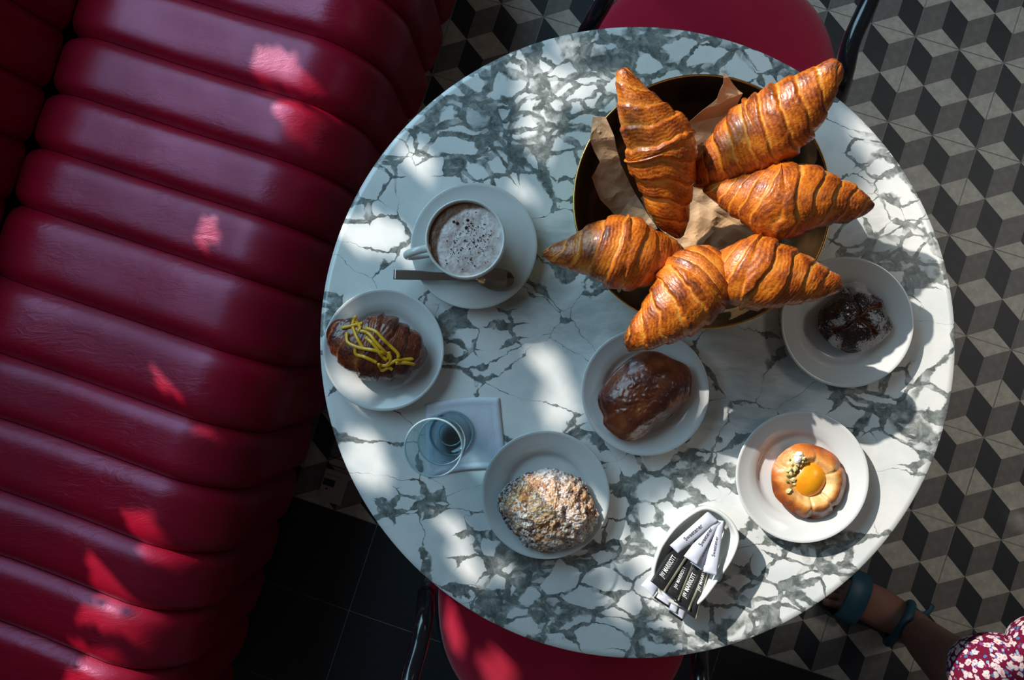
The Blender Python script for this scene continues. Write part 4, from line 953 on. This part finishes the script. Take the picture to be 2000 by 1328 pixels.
edges = [(0, 1), (1, 2), (2, 3), (3, 4), (0, 5), (0, 6), (6, 7), (7, 8), (8, 9), (9, 10)]
for i, (x, y, r) in enumerate([(1604, 1172, .0105), (1606, 1158, .0085), (1612, 1145, .0082), (1620, 1135, .0078), (1630, 1126, .0072)]):
    x0, y0 = [(1634, 1180), (1638, 1166), (1643, 1154), (1649, 1145), (1655, 1137)][i]
    k = len(pts); pts += [U(x0, y0, .022), U((x+x0)/2, (y+y0)/2, .020), U(x, y, .014)]; rad += [r*1.15, r*1.05, r]; edges += [(4, k), (k, k+1), (k+1, k+2)]
# far leg, folded back under the chair
k = len(pts); pts += [U(2100, 1310, .50), U(2110, 1400, .28), U(2180, 1500, .06), U(2130, 1470, .03)]; rad += [.035, .04, .036, .035]; edges += [(10, k), (k, k+1), (k+1, k+2), (k+2, k+3)]
skinned('body', (pts, edges, rad), person, skin)
teal = mat('teal_leather', (.010, .060, .095), .5); sole_m = mat('sandal_sole', (.015, .03, .045), .6)
sand = None
so_ = [(1596, 1178), (1602, 1150), (1620, 1128), (1650, 1118), (1700, 1130), (1760, 1178), (1808, 1204), (1822, 1232), (1800, 1256), (1750, 1250), (1690, 1222), (1640, 1204)]
O = smoothpath(so_, 60, closed=True); Wt = [U(x, y, .006) for x, y in O]
V = [(p.x, p.y, .0032) for p in Wt]+[(p.x, p.y, .012) for p in Wt]; Fc = [tuple(range(60)), tuple(range(60, 120))[::-1]]+[(i, 60+i, 60+(i+1) % 60, (i+1) % 60) for i in range(60)]
sole = mesh('sandal', V, Fc, sole_m, person, smooth=False)
def strap(name, a, b, hw, zc, zs, par, m=teal, n=18):
    """arched band from a to b over the foot"""
    a, b = Vector(a), Vector(b); V = []; Fc = []; al = (b-a).normalized(); ac = Vector((-al.y, al.x, 0)).normalized()
    for i in range(n+1):
        u = i/n; p = a.lerp(b, (1-math.cos(math.pi*u))/2); p.z = zs+(zc-zs)*math.sin(math.pi*u)**.55
        for w, dz in ((-1, 0), (-.9, .0022), (.9, .0022), (1, 0)): V.append(p+ac*hw*w+Vector((0, 0, dz)))
    for i in range(n):
        for k in range(3): q = i*4+k; Fc.append((q, q+1, q+5, q+4))
    o = mesh(name, V, Fc, m, par); o.modifiers.new('t', 'SOLIDIFY').thickness = .002; return o
strap('toe_band', U(1672, 1112, .012), U(1630, 1204, .012), .022, .068, .012, sole)
ring = []
pc_ = U(1758, 1216, .08)
e1 = (U(1782, 1186, .08)-U(1738, 1256, .08)).normalized(); 
mid = (U(1784, 1186, .085)+U(1738, 1254, .085))/2; hw = (U(1784, 1186, .085)-U(1738, 1254, .085)).length/2+.004
dirf = Vector((e1.y, -e1.x, 0)); dirf = -dirf if dirf.dot(U(1700, 1170, 0)-U(1780, 1220, 0)) < 0 else dirf
for k in range(40):
    a = 2*math.pi*k/40; ring.append(tuple(mid+e1*hw*math.cos(a)+Vector((0, 0, 1))*(.046*math.sin(a)-.010)+dirf*(.018*math.sin(a))))
V, Fc = tube(ring, .0085, 10, closed=True); mesh('ankle_strap', V, Fc, teal, sole)
q = [U(1784, 1188, .085), U(1798, 1200, .075), U(1812, 1196, .068), U(1822, 1182, .06)]
mesh('strap_end', *tube(smoothpath(q, 14), .006, 8, flat=.4), teal, sole)
fl = mat('floral_fabric', rough=.85, spec=.2); g = N(fl); oc = g.coord()
wv_ = g.vmath('ADD', oc, g.vmath('MULTIPLY', g.vmath('SUBTRACT', g.noisec(oc, 60, 2), (.5, .5, .5)), (.012, .012, .012)))
def vcell(scale, off):
    v_ = g.vmath('ADD', wv_, off); n = g.node('ShaderNodeTexVoronoi', feature='F1', ins={'Vector': v_, 'Scale': scale}); return n.outputs['Distance'], n.outputs['Color']
col = (.13, .004, .028)
d1, c1 = vcell(150, (0, 0, 0)); sep = g.node('ShaderNodeSeparateColor', ins={'Color': c1}).outputs
leafc = g.ramp(sep[0], [(.0, (.05, .16, .30)), (.35, (.16, .34, .46)), (.6, (.40, .45, .62)), (.8, (.20, .06, .20))], 'CONSTANT')
col = g.mix(g.math('MULTIPLY', g.smooth(d1, .40, .34), g.smooth(sep[1], .12, .18)), col, leafc)
d2, c2 = vcell(98, (3, 1, 0)); sep2 = g.node('ShaderNodeSeparateColor', ins={'Color': c2}).outputs
pet = g.math('ADD', d2, g.math('MULTIPLY', g.math('SUBTRACT', g.noise(oc, 330, 2), .5), .5))
fc_ = g.ramp(pet, [(.0, (.62, .10, .08)), (.12, (.70, .24, .24)), (.2, (.60, .48, .50)), (.34, (.62, .58, .54)), (.46, (.50, .24, .34))])
col = g.mix(g.math('MULTIPLY', g.smooth(pet, .47, .42), g.smooth(sep2[1], .10, .14)), col, fc_); g.set('Base Color', col)
def lap(pts, rads, seed):
    """rounded cloth-covered thigh along pts"""
    P = smoothpath([tuple(p) for p in pts], 40); R_ = np.interp(np.linspace(0, 1, 40), np.linspace(0, 1, len(rads)), rads)
    ax = P[1]-P[0]; ax /= np.linalg.norm(ax); r0 = R_[0]
    cap = [(P[0]-ax*r0*math.cos(a), r0*math.sin(a)) for a in np.linspace(.12, math.pi/2-.08, 10)]
    Q = [c for c, _ in cap]+list(P); RR = [x for _, x in cap]+list(R_)
    V, Fc = tube(Q, np.array(RR), 48); out = []
    for i, v in enumerate(V):
        c = Q[i//48]; d = np.array(v)-c; k = noise.noise(Vector((v[0]*9+seed, v[1]*9, v[2]*16)))*.10+.05*math.sin(v[0]*70+v[1]*55+4*noise.noise(Vector((v[0]*12, v[1]*12, seed))))
        out.append(tuple(c+d*(1+k*min(1, RR[i//48]/.05))))
    return out, Fc
lapA = lap([U(1940, 1320, .55), U(2060, 1395, .56), U(2300, 1530, .58)], [.060, .085, .13], 1.0)
lapB = lap([U(2052, 1280, .57), U(2170, 1350, .57), U(2360, 1450, .58)], [.058, .082, .12], 5.0)
mid_ = lap([U(2000, 1322, .545), U(2110, 1390, .56), U(2320, 1500, .58)], [.042, .075, .13], 9.0)
mesh('dress', *join([lapA, lapB, mid_]), fl, person)
